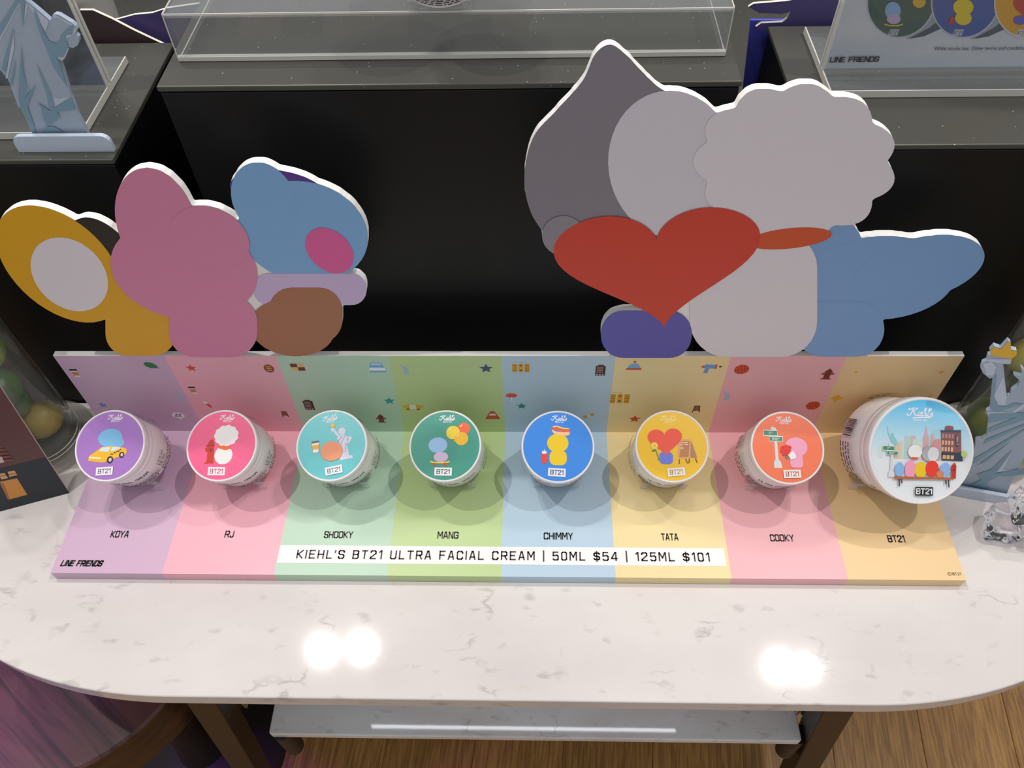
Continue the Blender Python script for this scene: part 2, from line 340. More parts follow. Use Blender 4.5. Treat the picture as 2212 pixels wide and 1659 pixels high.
for x, y in ((hit(525, 1515, 2, -.024)[0], 0), (hit(1111, 1515, 2, -.024)[0], 0), (hit(1704, 1515, 2, -.024)[0], 0)):
    bm = bmesh.new(); lathe(bm, [(0, -.03), (.0075, -.03), (.009, -.0285), (.009, -.018), (0, -.018)], 24)
    for q in bm.verts: q.co += tl((x, -.094, 0))
    obj('brass_stud', bm, BRASS, T, 40)
for px, py in ((632, 1632), (1700, 1640)):
    h = hit(px, py, 2, -.345); bm = bmesh.new(); lathe(bm, [(0, -.352), (.009, -.352), (.011, -.349), (.011, -.282), (0, -.282)], 20)
    for q in bm.verts: q.co += tl((h[0], h[1]+.012, 0))
    obj('shelf_peg', bm, mat('1d1a18', .5), T, 40)
m, nt, N, L, b = nodes('led_strip_glow'); b.inputs['Emission Color'].default_value = lin('f2f6ff'); b.inputs['Emission Strength'].default_value = 14
led = empty('led_strip', (.014, .010, -.018), None, 'white glowing strip light under the marble tabletop, mirrored in the shelf', 'lamp')
boxobj('channel', (-.222, -.004, -.006), (.222, .004, 0), mat('b0b0b0', .4, .7), led)
boxobj('diffuser', (-.218, -.002, -.008), (.218, .002, -.006), m, led)

# ------------------------------------------------------------ round wooden side table, lower left
WT = wood('reddish_oak', '643c36', '2e1616', .70, (.7, 10, 1), .4, 9, .42)
st = empty('side_table', (-.5245, .0335, -.75), None, 'round reddish wood table with dark rim, lower left below the marble', 'table')
bm = bmesh.new(); lathe(bm, [(0, .55), (.171, .55), (.1735, .5475), (.1735, .544)], 96); tt = obj('tabletop', bm, WT, st, 35); tt.rotation_euler.z = -.62
bm = bmesh.new(); lathe(bm, [(.1735, .544), (.1735, .472), (.171, .47), (.15, .47), (0, .47)], 96); obj('rim', bm, wood('dark_walnut', '4a2a18', '2c170d', 0, (1, 1, 5), .45, 12), st, 35)
bm = bmesh.new(); lathe(bm, [(0, .47), (.03, .47), (.028, .1), (.04, .03), (.13, .012), (.135, 0), (0, 0)], 40); obj('pedestal', bm, mat('221712', .5), st, 35)

# ------------------------------------------------------------ black display plinths
def plinth(x0, x1, y0, y1, zt, label):
    r = empty('display_plinth', ((x0+x1)/2, (y0+y1)/2, -.75), None, label, 'plinth', 'black display plinths behind the table')
    hx, hy = (x1-x0)/2, (y1-y0)/2
    boxobj('body', (-hx+.001, -hy+.001, 0), (hx-.001, hy-.001, .75+zt-.0055), BLK, r, .0012)
    boxobj('top_panel', (-hx, -hy, .75+zt-.0045), (hx, hy, .75+zt), BLKTOP, r, .0009)
    return r
plinth(-.2445, .1785, .2085, .60, .3815, 'tall central black plinth carrying the clear acrylic box')
plinth(-.85, -.3025, .2085, .3845, .3185, 'black plinth on the left under the pale statue cut-out')
plinth(.2395, .80, .2085, .386, .327, 'black plinth on the right under the poster holder')

# ------------------------------------------------------------ pastel display stand
D, HP, TP, TB, WD = .161178, .134736, .005666, .012186, .84
STRIPS = ['cfaec7', 'f0b0bd', 'b9d5bd', 'bfd497', 'b8cfdf', 'f0daa2', 'f1b4b9', 'ebca96']
DS = empty('display_stand', (0, D/2, 0), None, 'pastel striped foam board display stand with rounded colour-block cut-outs, on the marble', 'display stand')
OFF = Vector((0, D/2, 0))
def striped(name, mk, parent):
    bm = bmesh.new()
    for i in range(8):
        a = -WD/2+WD*i/8; mk(bm, a, a+WD/8, i)
    bmesh.ops.remove_doubles(bm, verts=bm.verts, dist=1e-6)
    ms = [mat(c, .36, name='strip_print') if False else mat(c, .36) for c in STRIPS]+[FOAM]
    return obj(name, bm, ms, parent)
def quad(bm, P, mi):
    f = bm.faces.new([bm.verts.new(Vector(q)-OFF) for q in P]); f.material_index = mi
def mk_base(bm, a, b, i):
    quad(bm, [(a, 0, TB), (b, 0, TB), (b, D, TB), (a, D, TB)], i)
    quad(bm, [(a, 0, 0.0003), (b, 0, 0.0003), (b, 0, TB), (a, 0, TB)], i)
    quad(bm, [(a, 0, 0.0003), (a, D, 0.0003), (b, D, 0.0003), (b, 0, 0.0003)], 8)
    if i == 0: quad(bm, [(a, 0, .0003), (a, 0, TB), (a, D, TB), (a, D, .0003)], i)
    if i == 7: quad(bm, [(b, 0, .0003), (b, D, .0003), (b, D, TB), (b, 0, TB)], i)
striped('base_board', mk_base, DS)
def mk_back(bm, a, b, i):
    quad(bm, [(a, D, .0003), (b, D, .0003), (b, D, HP), (a, D, HP)], i)
    quad(bm, [(a, D, HP), (b, D, HP), (b, D+TP, HP), (a, D+TP, HP)], 8)
    quad(bm, [(a, D+TP, .0003), (a, D+TP, HP), (b, D+TP, HP), (b, D+TP, .0003)], 8)
    quad(bm, [(a, D, .0003), (a, D+TP, .0003), (b, D+TP, .0003), (b, D, .0003)], 8)
    if i == 0: quad(bm, [(a, D, .0003), (a, D, HP), (a, D+TP, HP), (a, D+TP, .0003)], 8)
    if i == 7: quad(bm, [(b, D, .0003), (b, D+TP, .0003), (b, D+TP, HP), (b, D, HP)], 8)
striped('back_panel', mk_back, DS)
# lettering on the base board
def base_art():
    return Art(lambda x, y, h: Vector((x, y, TB+h))-OFF)
A = base_art(); A.rect(-WD/2+WD/4, .0120, -WD/2+WD*6/8-.003, .0300, 'f6f0ee'); A.done('price_strip', DS, 'white strip across the front of the base')
INK = '3b3430'
TXTS = [('KOYA', 240, 279, 1154), ('RJ', 486, 506, 1154), ('SHOOKY', 700, 763, 1155), ('MANG', 945, 991, 1156), ('CHIMMY', 1174, 1238, 1158), ('TATA', 1428, 1465, 1160), ('COOKY', 1663, 1715, 1162), ('BT21', 1917, 1954, 1164)]
def lett(t, x0, y0, x1, y1, c, wd=.85, sh=0, gap=1.7):
    A = base_art(); A.h += 2e-4; A.sq(t, x0, y0, x1, y1, c, wd, sh, gap); A.done('lettering', DS)
for t_, a, b_, yy in TXTS:
    p, q = hit(a, yy, 2, TB), hit(b_, yy, 2, TB); lett(t_, p[0], p[1]-.0037, q[0], p[1]+.0037, INK if t_ not in ('BT21', 'CHIMMY', 'KOYA', 'TATA') else '18151a', 1.2)
lett("KIEHL'S BT21 ULTRA FACIAL CREAM | 50ML $54 | 125ML $101", -.1925, .0162, .1927, .0254, INK, 1.1, 0, 2.9)
lett('LINE FRIENDS', -.4137, .0066, -.3733, .0130, '18151a', 1.75, .2, 1.9)
p = hit(2066, 1240, 2, TB); lett('BT21', p[0]-.0038, p[1]-.0014, p[0]+.0040, p[1]+.0014, '4a3c30', .8)
A = base_art(); A.h += 2e-4; q = (p[0]-.0062, p[1]); A.line([(q[0]+.0016*math.cos(t*.5), q[1]+.0016*math.sin(t*.5)) for t in range(13)]+[(q[0]+.0016, q[1])], .0003, '4a3c30'); A.line([(q[0]+.0007*math.cos(t*.4+.8), q[1]+.0007*math.sin(t*.4+.8)) for t in range(12)], .0003, '4a3c30'); A.done('copyright_mark', DS)
# small icons printed on the back panel
def px_panel(px, py): h = hit(px, py, 1, D); return h[0], h[2]
A = Art(lambda x, z, h: Vector((x, D-h, z))-OFF)
ICN = None
def ic(px, py, sc, rot=0):
    global A, ICN
    flush(); A = Art(lambda x, z, h: Vector((x, D-h, z))-OFF); x, z = px_panel(px, py); A.at(x, z, sc*.84, rot)
def flush():
    if A.bm is not None and len(A.bm.faces): A.done('printed_icon', DS); A.bm = None
def cup():
    A.poly([(-.5, .55), (.5, .55), (.4, -1), (-.4, -1)], 'e9dfe2'); A.rect(-.6, .6, .6, 1, '2a2330'); A.poly([(-.48, .3), (.48, .3), (.42, -.55), (-.42, -.55)], 'c88440')
def hydr(c='7a2420'):
    A.rect(-.6, -1, .6, -.8, c); A.rect(-.36, -.9, .36, .35, c); A.ell(0, .4, .4, .45, c); A.rect(-.75, -.1, .75, .15, c); A.rect(-.55, .3, .55, .42, c); A.rect(-.1, .8, .1, 1, c)
def bldg():
    A.rect(-.6, -1, .6, .85, '2c2228'); A.rect(-.35, .85, .35, 1.05, '2c2228')
    for r in range(4): A.rect(-.45, .5-r*.3, .3, .68-r*.3, 'a87874')
    for k_ in (-.4, -.05, .3): A.rect(k_-.08, -.85, k_+.12, -.65, 'd9b8a8')
def aboard():
    A.poly([(-.6, -1), (-.45, .8), (.4, .8), (.6, -.8), (.45, -1), (.35, -.5), (-.4, -.5), (-.45, -1)], '5a3320'); A.poly([(-.35, -.4), (-.3, .6), (.25, .6), (.3, -.4)], '8a5c38')
def light():
    for dx in (-.75, 0, .75): A.rect(dx-.28, -.9, dx+.28, .7, 'e0a020')
    for c, yy in (('c03020', .4), ('e0b040', -.05), ('207040', -.5)): A.ell(0, yy, .16, .16, c, n=10)
    for dx in (-.75, .75):
        for yy in (.4, -.05, -.5): A.rect(dx-.25, yy-.07, dx+.25, yy+.03, '9a6a18')
    A.rect(-.9, .95, .2, 1.02, 'c8d0d4'); A.rect(.1, .7, .16, 1, 'c8d0d4')
def statue():
    c = 'a9bccf'
    A.poly([(-.35, -1), (.35, -1), (.3, -.2), (.35, .2), (.1, .35), (-.15, .35), (-.55, .95), (-.7, .85), (-.3, .15), (-.25, -.3)], c); A.ell(.0, .5, .18, .2, c); star(A, 'e8c860', 5, .001)
def ball():
    A.ell(0, 0, 1, 1, 'd24a24'); A.line([(-1, 0), (1, 0)], .09, '9c2f18'); A.line([(0, -1), (0, 1)], .09, '9c2f18'); A.line([(-.6, -.75), (-.35, 0), (-.6, .75)], .09, '9c2f18', 4); A.line([(.6, -.75), (.35, 0), (.6, .75)], .09, '9c2f18', 4)
def skate():
    A.poly(ell(0, .1, 1, .35), 'e0b028'); A.rect(-.3, -.25, .3, .45, 'e8e4dc'); A.ell(-.5, -.3, .16, .14, 'b04020', n=10); A.ell(.5, -.3, .16, .14, 'b04020', n=10)
ic(163, 806, .0075); cup(); ic(325, 789, .0062, 20); A.poly(catmull([(-1, .5), (-.6, 1), (.2, .9), (.9, .1), (.9, -.9), (0, -.9), (-.8, -.3)], 5, True), '2e7a50'); A.line([(-.7, .7), (1.1, -1.3)], .12, '1c5a38')
ic(222, 875, .0062); star(A, '6a92c8')
ic(386, 853, .0088); statue()
ic(385, 897, .0078); A.ell(0, 0, 1, .8, 'f4eef4'); A.poly([(-.1, -.7), (.25, -.7), (.05, -1.2)], 'f4eef4'); A.sq('ZZ', -.6, -.3, .6, .35, '1a1620', 1.3, .15)
ic(413, 795, .0065); star(A, 'd8482a'); ic(417, 843, .0068); cup()
ic(448, 873, .007, 25); A.ell(0, .45, .35, .5, 'f0e6ea'); A.poly([(-.3, .1), (.3, .1), (.2, -1), (-.2, -1)], 'd8482a')
ic(581, 796, .0072); A.ell(0, 0, .8, 1.0, '8a5030'); [A.rect(-.4, yy-.08, .4, yy+.08, 'e0b060') for yy in (-.45, 0, .45)]
ic(615, 894, .0068); aboard()
ic(643, 793, .0078); A.rect(-1, -.8, 1, .8, 'e0b880'); A.rect(-1, 0, 0, .8, '6a3428'); A.rect(0, -.8, 1, 0, '6a3428')
ic(667, 875, .0098); bldg()
ic(814, 794, .0095); A.poly([(-1, -.9), (1, -.9), (.9, .1), (.6, .9), (-.6, .9), (-.9, .1)], '7fb0e0'); A.rect(-.95, -.55, .95, 0, 'eef2f4'); A.rect(-.6, .55, .6, .75, 'eef2f4')
ic(841, 866, .0072); star(A, '2f9aa4'); ic(823, 904, .0085); hydr()
ic(876, 798, .0092); statue(); ic(892, 880, .0125); skate(); ic(1050, 796, .0082); star(A, '46507a')
ic(1064, 897, .0088); A.poly([(-1, -.9), (1, -.9), (1, -.7), (.25, .95), (-.25, .95), (-1, -.7)], 'd04a2c'); A.poly([(-.5, -.05), (.5, -.05), (.36, .35), (-.36, .35)], 'f0e4dc')
ic(1125, 794, .0092); light(); ic(1297, 800, .0092); bldg()
ic(1105, 858, .0075); A.ell(0, .45, .9, .55, 'd8503a'); A.rect(-.1, -1, .1, 0, 'e8ecf0')
ic(1127, 877, .0064); star(A, '2a8468'); ic(1272, 898, .007, 30); A.rect(-1, -.35, 1, .35, 'c8a040'); A.rect(-.3, -.35, .3, .35, 'e4dcc8')
ic(1370, 791, .0085); A.poly(ell(0, -.4, .8, 1.0, 0, 20, 0, 180), '7fb0e0'); A.rect(-1, -.75, 1, -.4, 'd8482a'); A.ell(0, .9, .2, .2, 'd8482a', n=12)
ic(1339, 860, .0108); light(); ic(1371, 905, .0075); star(A, 'd0402c')
ic(1534, 795, .009); A.poly([(-1, .2), (-.6, .7), (.6, .6), (.6, -.1), (-.1, -.1), (-.2, -1), (-.7, -1), (-.6, 0)], '6a9ed4'); A.rect(.6, -.15, .8, .7, 'd8482a'); A.ell(-.9, .25, .2, .2, 'd8482a', n=10); A.ell(1.2, .28, .16, .16, '3a3030', n=10)
ic(1505, 883, .0078); aboard(); ic(1602, 798, .0082, 15); ball()
ic(1571, 855, .0088); statue(); ic(1756, 876, .0080, 15); ball(); ic(1788, 808, .0095); hydr()
for q in ((1849, 804, .003), (1807, 860, .008), (2033, 804, .004), (2010, 855, .004)):
    ic(*q); star(A, 'e8b030', 4, 1, .5)
flush()

# --- the two cut-outs rising from the back panel: plain rounded colour shapes
YC0, YC1 = D-.0009, D+TP
def pv(px, py, y=YC0): h = hit(px, py, 1, y); return Vector((h[0], y, h[2]))
def cut(name, outline, shapes, label):
    """outline: white foam board outline polygons (list) ; shapes: (pts, colour) printed on its front"""
    c = obj_cut = None
    pts = [pv(*q)-OFF for q in outline]
    bm = bmesh.new(); prism(bm, pts, Vector((0, YC1-YC0, 0)), 0, 0)
    c = obj(name, bm, FOAM, DS); c['label'] = label
    A = Art(lambda x, y, h: (pv(x, y)-OFF)+Vector((0, -h, 0)), 6e-5)
    for P, col in shapes: A.poly(P, col)
    A.done('printed_face', c); return c
def E(cx, cy, rx, ry, rot=0): return ell(cx, cy, rx, ry, rot, 48)
def union_outline(polys, n=720):
    """outer silhouette of star-shaped-ish union: rasterised boundary following"""
    import itertools
    st = 2.5
    xs = [q[0] for P in polys for q in P]; ys = [q[1] for P in polys for q in P]
    x0, y0 = min(xs)-8, min(ys)-8; W = int((max(xs)-x0+8)/st)+2; H = int((max(ys)-y0+8)/st)+2
    g = [[0]*(W+1) for _ in range(H+1)]
    for P in polys:
        m = len(P)
        for j in range(H+1):
            y = y0+j*st; X = []
            for i in range(m):
                (ax, ay), (bx, by) = P[i], P[(i+1) % m]
                if (ay <= y) != (by <= y): X.append(ax+(y-ay)/(by-ay)*(bx-ax))
            X.sort()
            for a, b in zip(X[::2], X[1::2]):
                for i in range(max(0, math.ceil((a-x0)/st)), min(W, int((b-x0)/st))+1): g[j][i] = 1
    # boundary edges of filled cells (grid nodes as pixels)
    nxt = {}
    for j in range(H+1):
        for i in range(W+1):
            if not g[j][i]: continue
            if j == 0 or not g[j-1][i]: nxt.setdefault((i, j), []).append((i+1, j))
            if i == W or not g[j][i+1]: nxt.setdefault((i+1, j), []).append((i+1, j+1))
            if j == H or not g[j+1][i]: nxt.setdefault((i+1, j+1), []).append((i, j+1))
            if i == 0 or not g[j][i-1]: nxt.setdefault((i, j+1), []).append((i, j))
    best = []
    while nxt:
        s = next(iter(nxt)); cur = s; path = []
        while cur in nxt:
            path.append(cur); l = nxt[cur]; q = l.pop()
            if not l: del nxt[cur]
            cur = q
            if cur == s: break
        if len(path) > len(best): best = path
    P = [(x0+(i-.5)*st, y0+(j-.5)*st) for i, j in best]
    for _ in range(3):
        m = len(P); P = [((P[k-2][0]+2*P[k-1][0]+3*P[k][0]+2*P[(k+1) % m][0]+P[(k+2) % m][0])/9, (P[k-2][1]+2*P[k-1][1]+3*P[k][1]+2*P[(k+1) % m][1]+P[(k+2) % m][1])/9) for k in range(m)]
    return P[::2]
def rrect(x0, y0, x1, y1, r, n=8):
    R = []
    for cx, cy, a in ((x1-r, y1-r, 0), (x0+r, y1-r, 90), (x0+r, y0+r, 180), (x1-r, y0+r, 270)):
        R += [(cx+r*math.cos(math.radians(a+90*k/n)), cy+r*math.sin(math.radians(a+90*k/n))) for k in range(n+1)]
    return R
def scallop(cx, cy, rx, ry, n=9, amp=.08, rot=0):
    return [(cx+rx*math.cos(t)*(1-amp+amp*abs(math.sin(n*t/2+rot))*1.6), cy+ry*math.sin(t)*(1-amp+amp*abs(math.sin(n*t/2+rot))*1.6)) for t in [2*PI*k/140 for k in range(140)]]
def heart(cx, cy, w, h, rot=0):
    P = []
    for k in range(80):
        t = 2*PI*k/80; x = 16*math.sin(t)**3/16; y = -(13*math.cos(t)-5*math.cos(2*t)-2*math.cos(3*t)-math.cos(4*t))/14.5
        c, s = math.cos(math.radians(rot)), math.sin(math.radians(rot)); x *= w; y *= h
        P.append((cx+x*c-y*s, cy+x*s+y*c))
    return P
DROP = catmull([(1317, 96), (1352, 118), (1425, 190), (1520, 235), (1582, 320), (1590, 410), (1530, 520), (1400, 590), (1250, 560), (1165, 490), (1133, 400), (1150, 300), (1205, 235), (1258, 175), (1285, 118)], 6, True)
Lsh = [(E(226, 560, 60, 105, -38), '26211f'), (E(128, 570, 160, 96, 40), 'e2a818'), (rrect(228, 625, 380, 768, 48), 'e2a818'), (E(150, 592, 92, 70, 40), 'e6dfe4'),
       (E(600, 412, 104, 44, 8), '5a3593'), (E(655, 500, 142, 108, 14), '7fb0df'), (E(570, 430, 66, 84, -30), '7fb0df'), (rrect(548, 590, 792, 658, 32), 'cdb6dc'),
       (rrect(580, 620, 740, 740, 50), 'a8704f'), (E(632, 706, 92, 62, 6), 'a8704f'), (E(712, 540, 58, 42, 40), 'e2609f'),
       (E(338, 480, 84, 122, -20), 'd987a8'), (E(398, 580, 160, 108, 10), 'd987a8'), (rrect(366, 640, 556, 770, 54), 'd987a8'), (E(455, 510, 88, 62, 24), 'd987a8')]
Rsh = [(DROP, '87828c'), (E(1452, 355, 138, 160, -8), 'd9d4de'),
       (E(1800, 520, 60, 46, 0), '7fa6d6'), (E(1900, 600, 165, 90, -4), '7fa6d6'), (E(1985, 580, 145, 66, -14), '7fa6d6'), (rrect(1716, 650, 1910, 770, 60), '7fa6d6'),
       (scallop(1718, 348, 212, 162, 11, .07), 'e3dde3'), (rrect(1490, 500, 1765, 770, 78), 'e3dde3'), (E(1705, 514, 92, 22, -6), 'd4552c'),
       (rrect(1298, 670, 1494, 772, 48), '5b59b0'),
       (E(1217, 508, 46, 43, 0), '8f8a94'), (heart(1422, 560, 224, 126, -5), 'd3402e')]
for nm, sh, lb in (('left_cutout', Lsh, 'low cluster of overlapping yellow, pink, blue and brown rounded foam shapes'), ('right_cutout', Rsh, 'tall cluster of overlapping grey, white, red and blue rounded foam shapes')):
    cut('foam_cutout', union_outline([P for P, c in sh]), sh, lb)

# ------------------------------------------------------------ cream jars on small acrylic stands
def bodyprint(art, R, L, big):
    rnd = random.Random(5)
    tx = '2a2126'
    art.sq('ULTRA FACIAL CREAM', -.62, .0215*L/.052, .85, .0262*L/.052, tx, 1.2)
    for r_ in range(7):
        x = -.9
        while x < .9:
            w_ = rnd.uniform(.05, .16); art.rect(x, (.0045+r_*.0021)*L/.052, x+w_, (.0053+r_*.0021)*L/.052, tx); x += w_+.03
    art.text('4.2 fl. oz.' if big else '1.7 fl. oz.', 1.15, .0195*L/.052, 1.6, .0235*L/.052, tx, .005)
    art.text('125 mL' if big else '50 mL', 1.15, .0145*L/.052, 1.5, .0185*L/.052, tx, .005)
    for r_ in range(3):
        x = 1.1
        while x < 2.0: w_ = rnd.uniform(.04, .12); art.rect(x, (.0045+r_*.0030)*L/.052, x+w_, (.0056+r_*.0030)*L/.052, tx); x += w_+.03
    for side in (-1.9, 2.7):
        x = side-.17
        while x < side+.17: w_ = rnd.choice((.006, .012, .02)); art.rect(x, .008*L/.052, x+w_, .022*L/.052, tx); x += w_+rnd.choice((.008, .014))
        for r_ in range(4):
            x = side+.3
            while x < side+.9: w_ = rnd.uniform(.04, .12); art.rect(x, (.006+r_*.0045)*L/.052, x+w_, (.0075+r_*.0045)*L/.052, tx); x += w_+.03
def subdiv_fn(R):
    return lambda a, z, h: Vector(((R+h)*math.sin(a), -(R+h)*math.cos(a), z))
def kiehls(A, x, y, s, c='f4eef2', rot=0):
    A.at(x, y, s, rot); wd = .13
    S_ = [[(.1, .35), (-.05, .2), (.1, .02), (.4, .12), (.62, .6), (.85, 1.1)], [(.25, 1.0), (.12, .82), (.4, .86), (.8, 1.08), (1.05, 1.05)],
          [(1.4, 1.12), (1.1, .85), (.72, .58)], [(.72, .58), (.92, .45), (1.08, .12), (1.25, .05), (1.42, .2)],
          [(1.42, .2), (1.6, .52), (1.5, .15), (1.6, .04), (1.78, .2)], [(1.66, .72), (1.7, .78)],
          [(1.78, .2), (2.02, .38), (1.98, .54), (1.82, .42), (1.82, .1), (2.0, .04), (2.16, .2)],
          [(2.16, .2), (2.45, .75), (2.52, 1.05), (2.4, 1.0), (2.2, .05)], [(2.24, .25), (2.45, .5), (2.52, .38), (2.44, .1), (2.55, .04), (2.72, .22)],
          [(2.72, .22), (3.02, .8), (3.08, 1.08), (2.96, 1.02), (2.8, .15), (2.92, .02), (3.1, .15)], [(3.3, 1.12), (3.22, .88)],
          [(3.02, .06), (3.3, .4), (3.36, .58), (3.46, .25), (3.3, .02), (3.12, .1)], [(.75, -.3), (1.6, -.18), (3.2, -.12)]]
    h = A.h
    for P in S_: A.h = h; A.line([(q[0]-1.75, q[1]-.5) for q in P], wd, c, 3)
    A.text('SINCE 1851', -.9, -1.15, 1.05, -.9, c, .02); A.T = lambda x_, y_: (x_, y_)
def jar(loc_lid, elev, yaw, R, L, name_label, colr, artfn, group, crop, zb=TB):
    e, y = math.radians(elev), math.radians(yaw)
    a = Vector((math.sin(y)*math.cos(e), -math.cos(y)*math.cos(e), math.sin(e)))
    U = (Vector((0, 1, 0))-a*a.y).normalized(); X = U.cross(a)
    rot = Matrix((X, U, a)).transposed()
    base = Vector(loc_lid)-a*L
    J = empty('cream_jar', base, rot, name_label, 'jar', group)
    k = L/.052; Rb = R*.95
    bm = bmesh.new(); lathe(bm, [(0, .001), (Rb*.86, .001), (Rb*.93, 0), (Rb*.985, .0015), (Rb, .004), (Rb, .031*k), (Rb*.985, .0325*k), (Rb*.93, .0335*k), (Rb*.93, .036*k)], 72)
    obj('body', bm, PW, J, 35)
    A = Art(subdiv_fn(Rb), 2e-5, 1e-4); bodyprint(A, Rb, L, R > .04); A.done('printed_text', J)
    bm = bmesh.new(); t = L
    lathe(bm, [(0, .0348*k), (R*.93, .0348*k), (R*.975, .0352*k), (R*.985, .036*k), (R*.985, .0405*k), (R*.972, .0412*k), (R*.985, .042*k), (R, .043*k), (R, t-.0014), (R*.996, t-.0005), (R*.985, t), (R*.955, t), (R*.950, t-.0004), (0, t-.0004)], 96)
    ld = obj('lid', bm, PW, J, 35)
    Rl = R*.943
    def lf(u, v, h): return Vector((u*Rl, v*Rl, t-.0004+h))
    A = Art(lf, 3e-5, 1e-4)
    if callable(colr): colr(A)
    else: A.poly(ell(0, 0, 1, 1, 0, 96), mat(colr, .3, coat=.25))
    cx, cy, rx, ry = crop
    raw = lambda x_, y_: ((x_-cx)/rx, (cy-y_)/ry)
    A.base = raw; lz = A.line
    artfn(A, raw); A.done('label_print', ld)
    # stand
    lowz = base.z-Rb*math.sqrt(1-a.z*a.z)
    low = base - U*Rb
    SG = empty('jar_stand', (low.x, low.y+.01, zb+.0004), None, 'small clear acrylic easel under the '+('large jar' if R > .04 else 'jar')+' with the '+name_label.split(' with ')[1].split(' lid')[0]+' lid', 'stand', 'clear acrylic jar stands')
    so = Vector((low.x, low.y+.01, zb+.0004))
    Mx = rot.to_4x4()
    def toS(v): return base+rot @ Vector(v)-so
    def slab(nm, x0, y0, z0, x1, y1, z1):
        bm = bmesh.new(); vs = box(bm, (x0, y0, z0), (x1, y1, z1), .0004, 1)
        for q in bm.verts: q.co = toS(q.co)
        return obj(nm, bm, SMOKE, SG)
    wx = R*.56
    slab('back_plate', -wx*.55, -Rb+.006, -.0026, wx*.55, Rb*.45, -.0006)
    slab('crossbar', -wx, -Rb+.002, -.0026, wx, -Rb+.0065, -.0006)
    for sx in (-1, 1):
        slab('front_lip', sx*wx-.0035, -Rb*.84-.0030, -.0026, sx*wx+.0035, -Rb*.84-.0012, .006*k)
        p = base+rot @ Vector((sx*wx, -Rb*.84-.001, -.001))-so
        bm = bmesh.new(); box(bm, (p.x-.0035, p.y-.0008, 0), (p.x+.0035, p.y+.0008, max(p.z, .003)), .0003, 1); obj('foot', bm, SMOKE, SG)
    p = base+rot @ Vector((0, Rb*.42, -.002))-so
    bm = bmesh.new(); box(bm, (p.x-.012, p.y-.001, 0), (p.x+.012, p.y+.0014, max(p.z, .004)), .0003, 1); obj('rear_leg', bm, SMOKE, SG)
    return J
def pg(A, raw, P, c): A.poly([raw(*q) for q in P], c)
def el(A, raw, cx, cy, rx, ry, c, rot=0, n=32): A.poly([raw(*q) for q in ell(cx, cy, rx, ry, rot, n)], c)
def ln(A, raw, P, w_, c, sm=0):
    if sm: P = catmull(P, sm)
    A.line([raw(*q) for q in P], w_/560, c)
def tx(A, raw, s, x0, y0, x1, y1, c, rot=0, bold=.03, shear=0):
    V, F = sqmesh(s, 1.3, shear); W_ = H_ = 1; n, cs = math.sin(math.radians(rot)), math.cos(math.radians(rot)); mx_, my_ = (x0+x1)/2, (y0+y1)/2
    P = []
    for q in V:
        x = x0+q[0]/W_*(x1-x0)-mx_; y = y1+q[1]/H_*(y0-y1)-my_
        P.append(raw(mx_+x*cs+y*n, my_-x*n+y*cs))
    A.faces(P, F, c)
def badge(A, raw, cx, cy, rot, ink, bg='f0eaec', w_=142, h_=66, sc=1):
    n, cs = math.sin(math.radians(rot)), math.cos(math.radians(rot))
    pg(A, raw, [(cx+(x*cs+y*n)*sc, cy+(-x*n+y*cs)*sc) for x, y in ((-w_, -h_), (w_, -h_), (w_, h_), (-w_, h_))], bg)
    tx(A, raw, 'BT21', cx-108*sc, cy-40*sc, cx+108*sc, cy+40*sc, ink, rot, 1)
def krow(A, raw, cx, cy, s=70, c='f4eef2', rot=0): u = raw(cx, cy); kiehls(A, u[0], u[1], s/560, c, rot)
def a1(A, r):
    krow(A, r, 765, 325); el(A, r, 715, 665, 205, 150, '78b8e0'); el(A, r, 850, 750, 115, 80, '78b8e0')
    pg(A, r, [(375, 1030), (395, 950), (500, 880), (580, 815), (740, 800), (900, 820), (1010, 850), (1025, 910), (1000, 950), (800, 1010), (640, 1068), (480, 1048)], 'f6b81c')
    pg(A, r, [(545, 880), (600, 818), (735, 818), (715, 895)], 'cfe4ec'); pg(A, r, [(750, 890), (765, 822), (890, 820), (905, 850), (800, 880)], 'cfe4ec')
    for k in range(7): pg(A, r, [(750+k*25, 945-k*11+(k % 2)*14), (775+k*25, 935-k*11+(k % 2)*14), (775+k*25, 921-k*11+(k % 2)*14), (750+k*25, 931-k*11+(k % 2)*14)], '3a2530')
    pg(A, r, [(395, 965), (600, 985), (598, 1018), (392, 995)], 'f3e9b8')
    for c_ in ((755, 1025, 58), (945, 950, 48)): el(A, r, c_[0], c_[1], c_[2]*.9, c_[2], '3a2530'); el(A, r, c_[0]+5, c_[1], c_[2]*.45, c_[2]*.55, 'cfc8c4')
    badge(A, r, 682, 1207, 2, '8a7a9a')
def hyd(A, r, x, y, s, c='c8321c', c2='9c2416'):
    pg(A, r, [(x-85*s, y+180*s), (x-85*s, y+165*s), (x-50*s, y+150*s), (x-45*s, y-60*s), (x-55*s, y-130*s), (x-20*s, y-200*s), (x+20*s, y-220*s), (x+60*s, y-150*s), (x+70*s, y+180*s)], c)
    pg(A, r, [(x-95*s, y-70*s), (x-45*s, y-100*s), (x-30*s, y-20*s), (x-75*s, y-10*s)], c); pg(A, r, [(x-75*s, y-125*s), (x+65*s, y-125*s), (x+65*s, y-110*s), (x-75*s, y-105*s)], c2); el(A, r, x+10*s, y-40*s, 32*s, 32*s, c2, 0, 16)
def a2(A, r):
    krow(A, r, 800, 325); hyd(A, r, 560, 900, 1)
    el(A, r, 785, 950, 150, 150, 'ece8e6'); A.poly([r(*q) for q in scallop(810, 630, 200, 172, 11, .06)], 'eeeae8'); pg(A, r, [(660, 800), (890, 800), (895, 850), (800, 870), (710, 840)], 'ee6a26')
    badge(A, r, 690, 1207, -2, 'e0708c')
